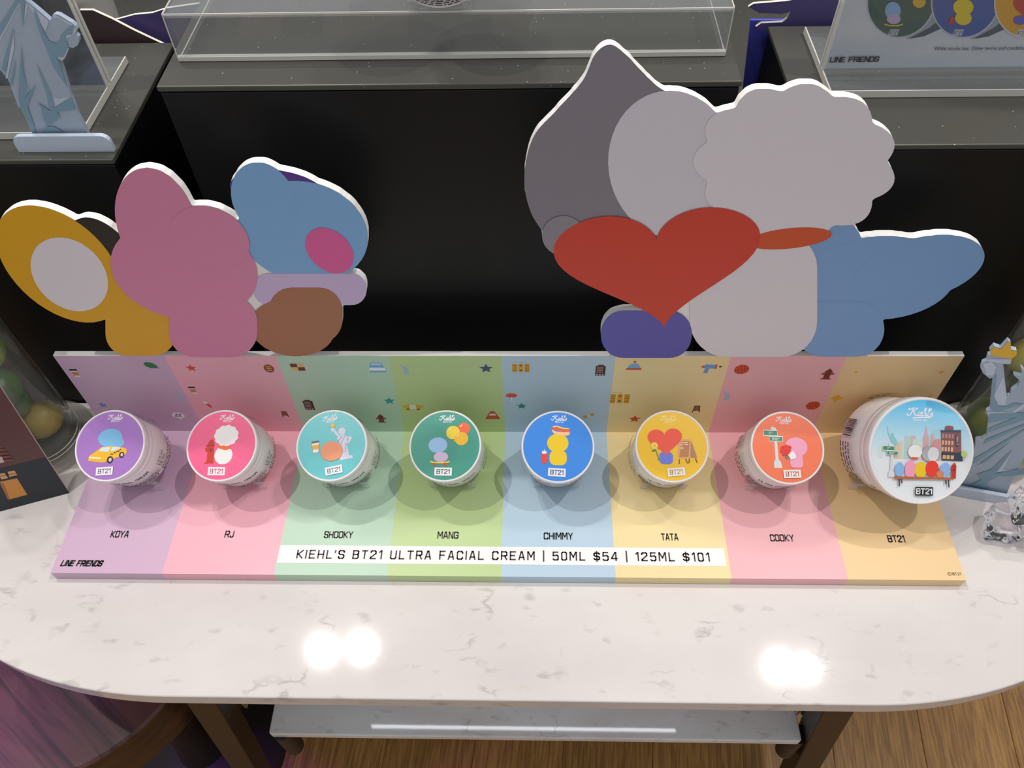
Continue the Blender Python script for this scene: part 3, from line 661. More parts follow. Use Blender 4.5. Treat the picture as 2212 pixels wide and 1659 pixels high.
def a3(A, r):
    krow(A, r, 680, 310, rot=10); c = 'd5d4e4'
    pg(A, r, [(885, 1020), (860, 960), (1080, 945), (1088, 990)], c)
    pg(A, r, [(850, 700), (805, 660), (850, 610), (930, 590), (975, 640), (1040, 625), (1065, 660), (1015, 745), (975, 740), (1030, 950), (900, 965)], c)
    ln(A, r, [(835, 620), (740, 500)], 42, c); el(A, r, 735, 510, 30, 38, c); el(A, r, 890, 540, 60, 62, c)
    for k in range(8):
        t = math.radians(15+k*21); ln(A, r, [(890+60*math.cos(t), 510-50*math.sin(t)), (890+95*math.cos(t), 520-95*math.sin(t))], 9, c)
    for P in ([(950, 610), (880, 760)], [(900, 620), (840, 700)], [(970, 740), (960, 880)], [(1000, 650), (985, 720)]): ln(A, r, P, 8, 'a9a6c6')
    el(A, r, 736, 445, 38, 34, 'f2c43a')
    el(A, r, 735, 870, 186, 162, 'e8956c')
    pg(A, r, [(395, 700), (515, 688), (525, 715), (398, 735)], '6f6468'); pg(A, r, [(400, 738), (525, 718), (515, 885), (430, 890)], 'f2ece6'); pg(A, r, [(405, 765), (525, 750), (517, 830), (420, 840)], 'f0aa44')
    badge(A, r, 785, 1182, 10, '7ba0a4')
def a4(A, r):
    krow(A, r, 808, 315)
    el(A, r, 660, 765, 155, 128, '9cc2ea'); el(A, r, 712, 960, 118, 82, 'd6bcdc')
    el(A, r, 1085, 500, 104, 98, 'f4693c'); el(A, r, 905, 562, 112, 112, 'f8d734'); el(A, r, 1045, 665, 110, 110, 'f5bd1e'); pg(A, r, [(935, 670), (915, 720), (945, 710)], 'f5bd1e')
    for x, y in ((850, 500), (1035, 450), (985, 605)): ln(A, r, [(x-18, y+22), (x+22, y-12)], 14, 'f8e8c0')
    ln(A, r, [(540, 1028), (600, 1048), (790, 1052), (855, 1035)], 26, 'f5d83c', 4); el(A, r, 606, 1078, 26, 24, 'e8402a', n=16); el(A, r, 782, 1080, 26, 24, 'e8402a', n=16)
    badge(A, r, 752, 1200, -2, '5c7c70')
def a5(A, r):
    krow(A, r, 815, 325)
    A.poly([r(*q) for q in rrect(655, 860, 935, 1100, 90)], 'f2cb12'); el(A, r, 790, 740, 175, 155, 'f2cb12'); pass
    ln(A, r, [(700, 488), (780, 500), (860, 530), (990, 538)], 62, 'ee6440', 4); pg(A, r, catmull([(690, 520), (760, 545), (880, 560), (985, 560), (960, 610), (850, 612), (740, 590)], 5, True), 'f6c98c')
    ln(A, r, [(710, 468), (780, 462), (860, 490), (970, 500)], 22, 'f6c98c', 4); ln(A, r, [(700, 490), (740, 505), (770, 485), (810, 525), (850, 505), (890, 545), (930, 515), (985, 530)], 10, 'b8731c', 4)
    A.poly([r(*q) for q in rrect(515, 905, 615, 1070, 26)], 'ec4432'); A.poly([r(*q) for q in rrect(530, 870, 605, 915, 16)], 'f0eaf0'); pg(A, r, [(560, 880), (572, 832), (582, 880)], 'f0eaf0')
    badge(A, r, 772, 1217, -3, '5a7ab4')
def a6(A, r):
    krow(A, r, 812, 322, c='fbe9a0')
    pg(A, r, [(1165, 670), (1258, 970), (1150, 975), (1120, 700)], 'b98262'); pg(A, r, [(1005, 670), (1168, 668), (1140, 990), (940, 985), (960, 700)], 'eea672'); pg(A, r, [(1010, 700), (1145, 698), (1118, 958), (965, 965)], 'c2814a')
    for x0, y0, x1 in ((1010, 730, 1115), (1000, 765, 1040), (1065, 760, 1115), (990, 805, 1040), (985, 830, 1035)): ln(A, r, [(x0, y0), (x1, y0-6)], 10, 'f8efe0')
    for P in ([(965, 1000), (960, 1078)], [(1068, 992), (1095, 1065)], [(1128, 990), (1118, 1062)], [(1228, 980), (1252, 1055)]): ln(A, r, P, 18, '8a5a22')
    A.poly([r(*q) for q in rrect(640, 880, 860, 1080, 70)], '6c7cdc'); A.poly([r(*q) for q in heart(745, 690, 282, 225, -4)], 'f4543c')
    for k in range(6):
        t = k*PI/3; el(A, r, 565+34*math.cos(t), 785+34*math.sin(t), 28, 28, 'f4d84a', n=14)
    el(A, r, 565, 785, 16, 16, 'e8b030', n=12); ln(A, r, [(585, 850), (610, 930), (630, 1020)], 12, '3c8a50', 3); el(A, r, 552, 862, 34, 14, '3c8a50', -15)
    badge(A, r, 905, 1207, 5, 'dcb040')
def streetsign(A, r, x, y, s, small=0):
    g = '3c8f70'
    pg(A, r, [(x-38*s, y+380*s), (x-40*s, y+320*s), (x-12*s, y+270*s), (x-22*s, y-250*s), (x+22*s, y-250*s), (x+40*s, y+270*s), (x+75*s, y+310*s), (x+95*s, y+410*s), (x-38*s, y+412*s)], 'dcdcdc')
    el(A, r, x-32*s, y-232*s, 34*s, 34*s, 'dcdcdc', n=14)
    pg(A, r, [(x-192*s, y-212*s), (x+45*s, y-208*s), (x+45*s, y-110*s), (x-190*s, y-108*s)], 'ece6de'); pg(A, r, [(x-184*s, y-198*s), (x+38*s, y-196*s), (x+38*s, y-122*s), (x-182*s, y-122*s)], g)
    pg(A, r, [(x-105*s, y-112*s), (x+130*s, y-112*s), (x+125*s, y-22*s), (x-102*s, y-22*s)], 'ece6de'); pg(A, r, [(x-97*s, y-98*s), (x+122*s, y-99*s), (x+118*s, y-32*s), (x-95*s, y-32*s)], g)
    tx(A, r, '3', x-104*s, y-182*s, x-74*s, y-136*s, 'f0eee8', 0, .04); tx(A, r, 'RD', x-68*s, y-182*s, x-36*s, y-162*s, 'f0eee8', 0, .03)
    tx(A, r, 'E13', x-48*s, y-86*s, x+40*s, y-42*s, 'f0eee8', 0, .04); tx(A, r, 'ST', x+46*s, y-86*s, x+76*s, y-66*s, 'f0eee8', 0, .03)
def a7(A, r):
    krow(A, r, 968, 345); streetsign(A, r, 810, 740, 1)
    A.poly([r(*q) for q in rrect(1035, 900, 1245, 1138, 60)], 'f4a4c0'); el(A, r, 1150, 800, 185, 158, 'f4a4c0')
    for x, y in ((930, 820), (985, 800), (1035, 815), (915, 870), (965, 865), (1020, 860), (945, 915), (990, 905)): el(A, r, x, y, 36, 36, 'ee2f24', n=14); el(A, r, x, y, 12, 12, 'b81c18', n=8)
    pg(A, r, [(960, 950), (1000, 950), (1000, 1000), (970, 995)], '4a9a7a'); pg(A, r, [(1000, 940), (1085, 865), (1130, 930), (1135, 985), (1050, 1010)], 'f4eeee')
    badge(A, r, 1055, 1242, 3, 'd8765a')
def sky8(A):
    m, nt, N, L, b = nodes('printed_sky'); tc = N.new('ShaderNodeTexCoord'); sp = N.new('ShaderNodeSeparateXYZ'); L.new(tc.outputs['Object'], sp.inputs[0])
    mr = N.new('ShaderNodeMapRange'); mr.inputs[1].default_value = -.01; mr.inputs[2].default_value = .045; L.new(sp.outputs[1], mr.inputs[0])
    rp = N.new('ShaderNodeValToRGB'); rp.color_ramp.elements[0].color = lin('e6e8ea'); rp.color_ramp.elements[1].color = lin('52c0ec'); e_ = rp.color_ramp.elements.new(.45); e_.color = lin('b4dcec')
    L.new(mr.outputs[0], rp.inputs[0]); L.new(rp.outputs[0], b.inputs['Base Color']); b.inputs['Roughness'].default_value = .3
    A.poly(ell(0, 0, 1, 1, 0, 96), m)
def a8(A, r):
    krow(A, r, 1170, 318, 82)
    sx = '8fc9cc'
    pg(A, r, [(730, 510), (748, 520), (752, 570), (790, 640), (800, 600), (830, 602), (838, 640), (880, 690), (895, 740), (890, 850), (800, 850), (800, 720), (745, 600)], sx)
    for x0, y0, x1, c in ((645, 770, 700, 'cfe2d8'), (900, 710, 960, 'd9c8b4'), (955, 700, 1000, 'c8ddd0'), (985, 630, 1070, 'b9cfc8'), (1065, 625, 1130, 'd0b4bc'), (1090, 670, 1165, 'c8d8cc'), (1160, 690, 1240, 'd8dccc'), (1335, 590, 1370, 'dcb8b0'), (860, 760, 905, 'e0c4a4')): pg(A, r, [(x0, y0), (x1, y0), (x1, 930), (x0, 930)], c)
    pg(A, r, [(1225, 930), (1230, 640), (1248, 590), (1250, 545), (1262, 490), (1275, 545), (1282, 590), (1305, 640), (1310, 930)], 'd8aeb4')
    pg(A, r, [(1340, 700), (1400, 655), (1470, 655), (1470, 930), (1345, 930)], 'dc9c9c')
    pg(A, r, [(1460, 540), (1730, 530), (1755, 820), (1490, 820)], '8e5a5c'); pg(A, r, [(1455, 535), (1728, 520), (1728, 555), (1458, 560)], '4a5266'); pg(A, r, [(1510, 525), (1515, 480), (1560, 468), (1620, 478), (1628, 522)], '8e5a5c')
    for rr in range(3):
        for cc in range(4): pg(A, r, [(1480+cc*42, 580+rr*85), (1508+cc*42, 580+rr*85), (1510+cc*42, 635+rr*85), (1482+cc*42, 635+rr*85)], 'e6b48c' if rr else 'c08a88')
    pg(A, r, [(1660, 590), (1690, 590), (1705, 735), (1675, 735)], '35404e'); tx(A, r, "KIEHL'S", 1625, 650, 1745, 672, 'd8ccc0', -84)
    pg(A, r, [(1480, 820), (1760, 815), (1775, 925), (1490, 925)], '34414c')
    for x in (1502, 1555, 1610): pg(A, r, [(x, 855), (x+42, 855), (x+42, 905), (x, 905)], 'e6ab6c')
    el(A, r, 1788, 832, 42, 40, 'c2cf7a'); ln(A, r, [(1790, 860), (1790, 925)], 6, 'b0a890')
    streetsign(A, r, 815, 905, .66)
    el(A, r, 1125, 830, 95, 88, 'ecebe8'); pg(A, r, [(1085, 900), (1170, 900), (1165, 930), (1090, 930)], 'ee5a2c'); el(A, r, 1330, 850, 112, 100, 'b4b2b6'); el(A, r, 1370, 850, 76, 92, 'e4e2e4')
    for x, y, rx, ry, c in ((930, 1070, 62, 95, '8cb8e8'), (1075, 1060, 72, 120, 'f4a0bc'), (1215, 1060, 82, 105, 'f0c820'), (1365, 1040, 90, 105, 'ee3c2a'), (1545, 1050, 72, 98, '8cb8e8'), (1480, 1105, 52, 46, 'd8865c')): el(A, r, x, y, rx, ry, c)
    hyd(A, r, 1655, 1060, .52); pg(A, r, [(860, 1160), (1650, 1145), (1650, 1170), (865, 1195)], 'b9683c')
    for P in ([(930, 1190), (938, 1288)], [(962, 1190), (970, 1248)], [(1555, 1175), (1562, 1230)], [(1590, 1172), (1605, 1272)]): ln(A, r, P, 16, '4a3a36')
    badge(A, r, 1275, 1338, 2, 'f0eeee', '1c1c1e', 120, 56)
JG = 'cream jars lined up on the pastel stand'
JARS = [((-.3647, .094, .0851), 66, -7.4, 'a877c4', a1, (722, 790, 565, 556), 0, 'white cream jar with purple lid showing a yellow taxi'),
        ((-.2610, .0964, .0822), 66.4, -7.5, 'f4628f', a2, (740, 788, 557, 556), 0, 'white cream jar with hot pink lid showing a red hydrant'),
        ((-.1589, .099, .0792), 67, -8.5, '62c2c6', a3, (725, 770, 560, 560), 0, 'white cream jar with turquoise lid showing a statue and coffee cup'),
        ((-.0525, .099, .0792), 66.8, -6.1, '3f9a86', a4, (778, 776, 560, 560), 0, 'white cream jar with green lid showing three balloons'),
        ((.0522, .0984, .0793), 65.6, .4, '3c8ce6', a5, (791, 795, 566, 563), 0, 'white cream jar with blue lid showing a hot dog'),
        ((.1573, .0993, .0795), 67, 1.5, 'f6c318', a6, (854, 783, 571, 563), 0, 'white cream jar with yellow lid showing a red heart and wooden easel board'),
        ((.2621, .0971, .0809), 65.8, 6.0, 'f7764a', a7, (1007, 812, 576, 568), 0, 'white cream jar with orange lid showing green street signs')]
for loc, e, y, c, fn, cr, sp, lb in JARS: jar(loc, e, y, .034, .052, lb, c, fn, JG, cr)
jar((.3728, .083, .0975), 50, 5.5, .0476, .064, 'large white cream jar with sky blue lid showing a city skyline', sky8, a8, JG, (1220, 815, 670, 660))

jar((-.036, .2440, .4825), 66, 0, .034, .052, 'white cream jar with plain white lid on top of the clear acrylic box', 'f0ecec', lambda A, r: badge(A, r, 722, 1207, 0, '6a6a70', 'd8d4d4'), 'cream jars on the acrylic box', (722, 790, 565, 556), .4183)

# ------------------------------------------------------------ clear acrylic box on the central plinth
bx = empty('acrylic_box', (-.034, .36, .382), None, 'long clear acrylic riser box on the central black plinth', 'display box')
X0, X1, Y0, Y1, ZT = -.2025, .2045, -.1185, .17, .0362
for nm, a, b_ in (('front_wall', (X0, Y0, 0), (X1, Y0+.003, ZT-.003)), ('back_wall', (X0, Y1-.003, 0), (X1, Y1, ZT-.003)), ('side_wall', (X0, Y0+.003, 0), (X0+.003, Y1-.003, ZT-.003)), ('side_wall', (X1-.003, Y0+.003, 0), (X1, Y1-.003, ZT-.003)), ('top_sheet', (X0, Y0, ZT-.003), (X1, Y1, ZT))):
    boxobj(nm, a, b_, CLEAR, bx)
for nm, a, b_ in (('edge_highlight', (X0, Y0-.0004, .0001), (X1, Y0+.0035, .0034)), ('edge_highlight', (X0, Y0-.0003, ZT-.0012), (X1, Y0+.0004, ZT+.0001)), ('edge_highlight', (X0-.0003, Y0, 0), (X0+.0004, Y0+.0008, ZT)), ('edge_highlight', (X1-.0004, Y0, 0), (X1+.0003, Y0+.0008, ZT)), ('edge_highlight', (X0-.0003, Y0, ZT-.0009), (X0+.0004, Y1, ZT)), ('edge_highlight', (X1-.0004, Y0, ZT-.0009), (X1+.0003, Y1, ZT)), ('edge_highlight', (X0-.0003, Y0, 0), (X0+.0004, Y1, .0009)), ('edge_highlight', (X1-.0004, Y0, 0), (X1+.0003, Y1, .0009))):  # pale strips painted as bright light along the box edges
    boxobj(nm, a, b_, EDGE, bx)

# ------------------------------------------------------------ acrylic sign holders with posters
def holder(x0, x1, yb, zt, yf, yr, ph, label, side):
    r = empty('sign_holder', ((x0+x1)/2, yb, zt), None, label, 'sign holder', 'acrylic sign holders on the side plinths')
    h = (x1-x0)/2; hy0, hy1 = yf-yb, yr-yb
    boxobj('base_plate', (-h, hy0, .0003), (h, hy1, .006), CLEAR, r)
    for nm, a, b_ in (('base_edge', (-h, hy0-.0003, .0003), (h, hy0+.0008, .0062)), ('base_edge', (-h-.0003, hy0, .0003), (-h+.0008, hy1, .0062)), ('base_edge', (h-.0008, hy0, .0003), (h+.0003, hy1, .0062))): boxobj(nm, a, b_, EDGE, r)
    boxobj('front_sheet', (-h, -.0045, .006), (h, -.0015, ph), CLEAR, r); boxobj('back_sheet', (-h, .0015, .006), (h, .0045, ph), CLEAR, r)
    for s_ in (-1, 1):
        for y_ in (-.003, .003): boxobj('sheet_edge', (s_*h-.0006, y_-.0017, .006), (s_*h+.0006, y_+.0017, ph), EDGE, r)
    return r
hr = holder(.2680, .56, .3056, .3273, .2715, .372, .22, 'acrylic sign holder on the right plinth holding a pale blue jar poster', 1)
m, nt, N, L, b = nodes('poster_pale_blue'); tc = N.new('ShaderNodeTexCoord'); wv = N.new('ShaderNodeTexNoise'); wv.inputs['Scale'].default_value = 7
mp = N.new('ShaderNodeMapping'); mp.inputs['Scale'].default_value = (1, 1, 5); L.new(tc.outputs['Object'], mp.inputs[0]); L.new(mp.outputs[0], wv.inputs[0])
rp = N.new('ShaderNodeValToRGB'); rp.color_ramp.elements[0].position = .4; rp.color_ramp.elements[1].position = .6; rp.color_ramp.elements[0].color = lin('dfe6f2'); rp.color_ramp.elements[1].color = lin('f0eff4'); L.new(wv.outputs['Fac'], rp.inputs[0]); L.new(rp.outputs[0], b.inputs['Base Color']); b.inputs['Roughness'].default_value = .3
pr = boxobj('poster', (-.1435, -.0008, .0062), (.1435, .0008, .216), m, hr); pr['label'] = 'pale blue poster with jar pictures'
HRO = Vector(((.268+.56)/2, .3056, .3273))
def hp(x, y, h): q = hit(x, y, 1, .3056-.0009); return Vector((q[0], q[1]-h, q[2]))-HRO
A = Art(hp, 4e-5)
for cx, col, ink in ((1947, '2a5a48', '2a5a48'), (2086, '2c52b0', '2c52b0'), (2222, 'e0a41c', 'dcb050')):
    A.poly([(cx+10, 84), (cx+48, 78), (cx+125, 40), (cx+135, -30), (cx+60, -20)], 'aeb2bc')
    A.poly([(cx+15, 84), (cx+50, 78), (cx+115, 48), (cx+128, 10), (cx+95, 32), (cx+60, 60)], '3c4458')
    A.poly(ell(cx, 0, 74, 83, 22, 48), 'd8dae4'); A.poly(ell(cx, 0, 71, 80, 22, 48), col)
    A.poly([(cx-30, 76), (cx-24, 63), (cx-4, 63), (cx-9, 76)], 'd8dae4')
    V, F = sqmesh('BT21', 1.1, .25); W_ = H_ = 1; A.faces([(cx-27+q[0]/W_*20, 73.5-q[1]/H_*8) for q in V], F, '4a5a6a')
A.poly(ell(1928, 22, 17, 19), '8fb8e4'); A.poly(ell(1930, 40, 15, 11), 'c8b0d4'); A.poly(ell(1985, 2, 14, 14), 'e4b428'); A.line([(1910, 51), (1920, 54), (1940, 54), (1950, 51)], 3, 'e4c83c')
A.poly(ell(2080, 14, 22, 18), 'e8cc20'); A.poly(ell(2080, 38, 18, 15), 'e8cc20'); A.poly([(2047, 50), (2054, 34), (2062, 36), (2057, 52)], 'd03a30')
A.poly(heart(2212, 12, 24, 24), 'c43a24'); A.poly(ell(2202, 42, 14, 10), '6a5ab8')
V, F = sqmesh('LINE FRIENDS', 1.4, .2, 1.5); A.faces([(1791+q[0]*109, 133.5-q[1]*12-q[0]*1.5) for q in V], F, '14141c')
for s_, x0, y0, x1, y1, bo, sh in (('While stocks last. Other terms and conditions apply.', 2018, 110, 2246, 99, 0, .25),):
    V, F, W_, H_ = textmesh(s_, bo, sh); A.faces([(x0+q[0]/W_*(x1-x0), y0+q[1]/H_*(y1-y0)-(q[0]/W_)*1.5) for q in V], F, '14141c')
A.done('poster_print', pr)
hl = holder(-.62, -.3345, .305, .3188, .236, .350, .22, 'acrylic sign holder on the left plinth holding a dark smoky blue poster', -1)
m, nt, N, L, b = nodes('poster_smoky_blue'); tc = N.new('ShaderNodeTexCoord'); nz = N.new('ShaderNodeTexNoise'); nz.inputs['Scale'].default_value = 22; nz.inputs['Detail'].default_value = 6; nz.inputs['Distortion'].default_value = .8; L.new(tc.outputs['Object'], nz.inputs[0])
rp = N.new('ShaderNodeValToRGB'); rp.color_ramp.elements[0].position = .42; rp.color_ramp.elements[1].position = .68; rp.color_ramp.elements[0].color = lin('10131f'); rp.color_ramp.elements[1].color = lin('8088a4'); L.new(nz.outputs['Fac'], rp.inputs[0]); L.new(rp.outputs[0], b.inputs['Base Color']); b.inputs['Roughness'].default_value = .3
pl = boxobj('poster', (-.140, -.0008, .0062), (.140, .0008, .216), m, hl); pl['label'] = 'dark smoky blue poster'

# ------------------------------------------------------------ statue cut-outs
SB, SL, SM = '7fa0b4', 'c3cede', 'a9b7c9'
def statue_cut(nm, fn, n, outl, blues, lights, foot, footd, label, thick=.004, yellow=None):
    P0 = fn(*outl[0]); r = empty(nm, Vector((foot[0].x+foot[1].x, foot[0].y+foot[1].y, foot[0].z+foot[1].z))/2, None, label, 'cut-out', 'pale blue statue cut-outs')
    o_ = Vector(r.location); pts = [fn(*q)-o_ for q in outl]
    bm = bmesh.new(); prism(bm, pts, -n*thick, 0, 0); obj('figure_panel', bm, mat(SM, .5), r)
    A = Art(lambda x, y, h: fn(x, y)-o_+n*h, 5e-5, 1e-4)
    for P in lights: A.poly(P, SL)
    for P in blues: A.poly(P, SB)
    for P in (yellow or []): A.poly(P, 'e8b83c')
    A.done('figure_print', r)
    F0, F1 = foot[0]-o_, foot[1]-o_; hgt = footd
    d = (F1-F0); u = d.normalized(); rr_ = hgt*.45
    prof = [F0+u*0, F1+u*0, F1+Vector((0, 0, hgt-rr_))] + [F1-u*rr_+u*rr_*math.cos(t)+Vector((0, 0, hgt-rr_+rr_*math.sin(t))) for t in (.4, .8, 1.2, PI/2)] + [F0+u*rr_-u*rr_*math.cos(t)+Vector((0, 0, hgt-rr_+rr_*math.sin(t))) for t in (PI/2, 1.2, .8, .4, 0)]
    bm = bmesh.new(); prism(bm, [q+n*.0075 for q in prof], -n*.004, 0, 0); obj('foot_plate', bm, mat(SL, .5), r)
    bm = bmesh.new(); c = (F0+F1)/2
    Q = [c+n*.0035, c-n*.012, c-n*.012+Vector((0, 0, .004)), c-n*.004+Vector((0, 0, .05)), c-n*.004]
    prism(bm, Q, u*.003); obj('rear_strut', bm, mat(SM, .5), r)
    return r
q5 = lambda L_: [(x/4.739, y/4.739) for x, y in L_]
yS = .226; f1 = lambda x, y: (lambda h: Vector((h[0], yS, h[2])))(hit(x, y, 1, yS))
out1 = q5([(380, 1490), (350, 1400), (205, 1090), (190, 1105), (80, 805), (0, 715), (-120, 600), (-200, 300), (-160, -100), (-40, -420), (90, -500), (190, -440), (230, -250), (260, 0), (300, 30), (400, 110), (515, 210), (535, 160), (560, 145), (600, 150), (740, 235), (775, 270), (790, 300), (775, 350), (805, 380), (808, 430), (790, 470), (745, 492), (705, 480), (660, 600), (635, 620), (600, 610), (640, 700), (730, 990), (775, 1110), (800, 1180), (915, 1400), (940, 1490)])
bl1 = [q5(P) for P in ([(165, 0), (205, 0), (0, 375), (0, 255)], [(215, 0), (255, 0), (245, 150), (237, 275), (228, 200)],
    [(350, 80), (380, 130), (440, 300), (505, 415), (575, 440), (610, 420), (635, 350), (745, 250), (760, 270), (738, 345), (670, 360), (700, 475), (655, 575), (580, 580), (630, 700), (700, 900), (560, 700), (480, 500), (410, 330), (360, 150)],
    [(140, 290), (150, 300), (60, 740), (20, 700)], [(165, 580), (150, 760), (120, 880), (105, 850)],
    [(222, 440), (240, 700), (290, 950), (250, 1010), (370, 855), (285, 1080), (350, 1270), (385, 1415), (370, 1415), (215, 1080), (195, 1000), (205, 800)],
    [(375, 630), (440, 780), (540, 1000), (560, 1100), (735, 990), (775, 1115), (590, 1140), (620, 1190), (485, 1285), (455, 1220), (420, 1090), (385, 1040), (520, 1130), (480, 950), (420, 780)],
    [(420, 1390), (480, 1290), (560, 1290), (670, 1355), (545, 1360)])]
li1 = [q5(P) for P in ([(435, 770), (540, 985), (600, 1010), (725, 990), (555, 1105), (500, 960)], [(395, 1070), (485, 1220), (620, 1190), (485, 1285), (430, 1160)], [(200, 0), (190, 60), (0, 420), (0, 360)], [(265, 30), (245, 240), (290, 60)], [(270, 20), (400, 120), (500, 215), (470, 320), (380, 180)],
    [(520, 200), (560, 145), (740, 240), (790, 300), (760, 350), (740, 345), (750, 270), (600, 180), (550, 180)], [(690, 480), (650, 580), (570, 575), (635, 620), (665, 595), (710, 490)], [(655, 390), (690, 350), (770, 350), (700, 380), (670, 420), (690, 460), (655, 420)], [(140, 300), (60, 800), (80, 800), (150, 480)], [(225, 700), (245, 1010), (300, 930)])]
statue_cut('statue_cutout', f1, Vector((0, -1, 0)), out1, bl1, li1, (Vector((-.3815, yS, .3188)), Vector((-.3040, yS, .3188))), .0145, 'pale blue robed statue cut-out standing on the left black plinth', )
# right statue, standing on the marble, turned
B0, B1 = hit(2080, 1074, 2, 0), hit(2128, 1083, 2, 0); uu = (B1-B0).normalized(); nn = Vector((uu.y, -uu.x, 0))
P0_ = B0 - nn*.0075
f2 = lambda x, y: hitp(x, y, P0_, nn)
q6 = lambda L_: [(1950+x/2.764, 640+y/2.764) for x, y in L_]
out2 = q6([(345, 1135), (400, 980), (432, 900), (437, 860), (470, 855), (500, 840), (512, 750), (510, 715), (500, 690), (522, 675), (540, 485), (520, 492), (480, 460), (465, 430), (475, 400), (500, 388), (510, 352), (530, 350), (520, 325), (545, 297), (585, 312), (628, 265), (645, 280), (645, 318), (680, 325), (680, 345), (650, 372), (645, 405), (600, 405), (622, 600), (640, 597), (650, 565), (690, 535), (700, 505), (662, 470), (715, 480), (705, 425), (745, 460), (780, 400), (800, 460), (850, 440), (830, 500), (870, 560), (850, 640), (900, 700), (900, 900), (800, 980), (720, 970), (650, 1110), (600, 1230), (320, 1165)])
bl2 = [q6(P) for P in ([(545, 480), (560, 460), (545, 600), (575, 655), (620, 655), (660, 635), (720, 640), (560, 690), (523, 670)], [(515, 700), (724, 690), (724, 710), (512, 755)], [(505, 790), (724, 700), (724, 735), (500, 815)], [(500, 850), (724, 760), (724, 775), (480, 880)],
    [(430, 965), (724, 790), (724, 800), (420, 1000)], [(440, 1010), (650, 860), (500, 985)], [(370, 1140), (470, 1090), (440, 1060), (530, 1030), (655, 910), (555, 1055), (724, 1020), (724, 1060), (640, 1072), (570, 1070), (500, 1110), (510, 1145)])]
li2 = [q6(P) for P in ([(545, 590), (600, 480), (622, 600), (610, 650), (560, 650)], [(495, 375), (650, 375), (642, 405), (500, 388)], [(480, 400), (530, 390), (560, 420), (540, 470), (500, 470)], [(500, 690), (650, 690), (720, 640), (730, 660), (640, 715), (512, 712)], [(560, 1050), (650, 925), (600, 1035), (700, 1030)])]
ye2 = [q6([(530, 350), (520, 325), (545, 297), (585, 312), (628, 265), (645, 280), (645, 318), (680, 325), (680, 345), (650, 370)])]
statue_cut('statue_cutout', f2, nn, out2, bl2, li2, (B0-nn*.0075-uu*.018, B0-nn*.0075+uu*.062), .0135, 'pale blue statue cut-out with yellow torch flame standing on the marble', .004, ye2)

# ------------------------------------------------------------ building board, left
a0, a1_ = hit(150, 1065, 2, 0), hit(0, 1105, 2, 0); ub = (a0-a1_).normalized(); nb = Vector((ub.y, -ub.x, 0))
best = None
for k in range(-60, 61):
    t = math.radians(k); upv = Vector((0, 0, 1))*math.cos(t)-nb*math.sin(t); n_ = ub.cross(upv).normalized()
    h = hitp(0, 833, a0, n_)-a0; e_ = abs(h.dot(ub))
    if best is None or e_ < best[0]: best = (e_, k, upv, n_)
_, kb, upb, n_b = best
if n_b.dot(CAM-a0) < 0: n_b = -n_b
bb = empty('building_board', a0-ub*.09, None, 'dark brick building picture board with yellow windows, leaning at the left', 'board')
bo = a0-ub*.09
def fb(x, y, h): return hitp(x, y, a0, n_b)+n_b*h-bo
bm = bmesh.new(); c0 = a0-bo; prism(bm, [c0, c0-ub*.18, c0-ub*.18+upb*.16, c0+upb*.16], -n_b*.002, 1, 0)
obj('panel', bm, [mat('5a3434', .4), mat('cfc6c0', .5)], bb)
A = Art(fb, 5e-5)
c5 = lambda L_: [(x/4.609, 760+y/4.609) for x, y in L_]
A.poly(c5([(0, 1590), (692, 1412), (450, 1048), (0, 1160), (-400, 1260), (-300, 1680)]), '1c232c')
A.poly(c5([(0, 1292), (170, 1258), (272, 1422), (80, 1472)]), 'c98638'); A.poly(c5([(0, 1310), (35, 1305), (100, 1466), (80, 1472)]), 'a0603c')
A.poly(c5([(75, 1192), (145, 1180), (172, 1225), (95, 1243)]), 'd09a62'); A.poly(c5([(-20, 1215), (45, 1203), (80, 1255), (15, 1268)]), 'd09a62')
A.poly(c5([(0, 1235), (172, 1203), (174, 1207), (0, 1240)]), '1c232c')
for k in range(5): A.poly(c5([(0, 930+k*36), (15+k*26, 928+k*34), (35+k*26, 942+k*34), (0, 950+k*36)]), '7c4040')
A.poly(c5([(0, 1040), (20, 1040), (45, 1095), (0, 1105)]), 'c0a8a8')
A.done('board_print', bb)
bm = bmesh.new(); prism(bm, [c0-ub*.09-n_b*.002, c0-ub*.09-n_b*.002-nb*.07+Vector((0, 0, 0)), c0-ub*.09-n_b*.002+upb*.1], ub*.002); obj('rear_strut', bm, mat('3a2a2a', .5), bb)

# ------------------------------------------------------------ glass vases of limes
def lime(r, k):
    bm = bmesh.new(); bmesh.ops.create_icosphere(bm, subdivisions=3, radius=r)
    for q in bm.verts:
        c = q.co.normalized(); s_ = 1+.16*max(0, abs(c.x)-.8)*3; q.co = Vector((q.co.x*1.12*s_, q.co.y, q.co.z))*(1+.02*noise.noise(q.co*60+Vector((k, 0, 0))))
    return bm
m, nt, N, L, b = nodes('lime_skin'); oi = N.new('ShaderNodeObjectInfo'); tc = N.new('ShaderNodeTexCoord'); nz = N.new('ShaderNodeTexNoise'); nz.inputs['Scale'].default_value = 20; L.new(tc.outputs['Object'], nz.inputs[0])
ad = N.new('ShaderNodeMath'); ad.operation = 'ADD'; L.new(oi.outputs['Random'], ad.inputs[0]); L.new(nz.outputs['Fac'], ad.inputs[1])
rp = N.new('ShaderNodeValToRGB'); rp.color_ramp.elements[0].position = .45; rp.color_ramp.elements[1].position = 1.0; rp.color_ramp.elements[0].color = lin('3c6424'); rp.color_ramp.elements[1].color = lin('c0a83a'); e_ = rp.color_ramp.elements.new(.7); e_.color = lin('6a8c2c')
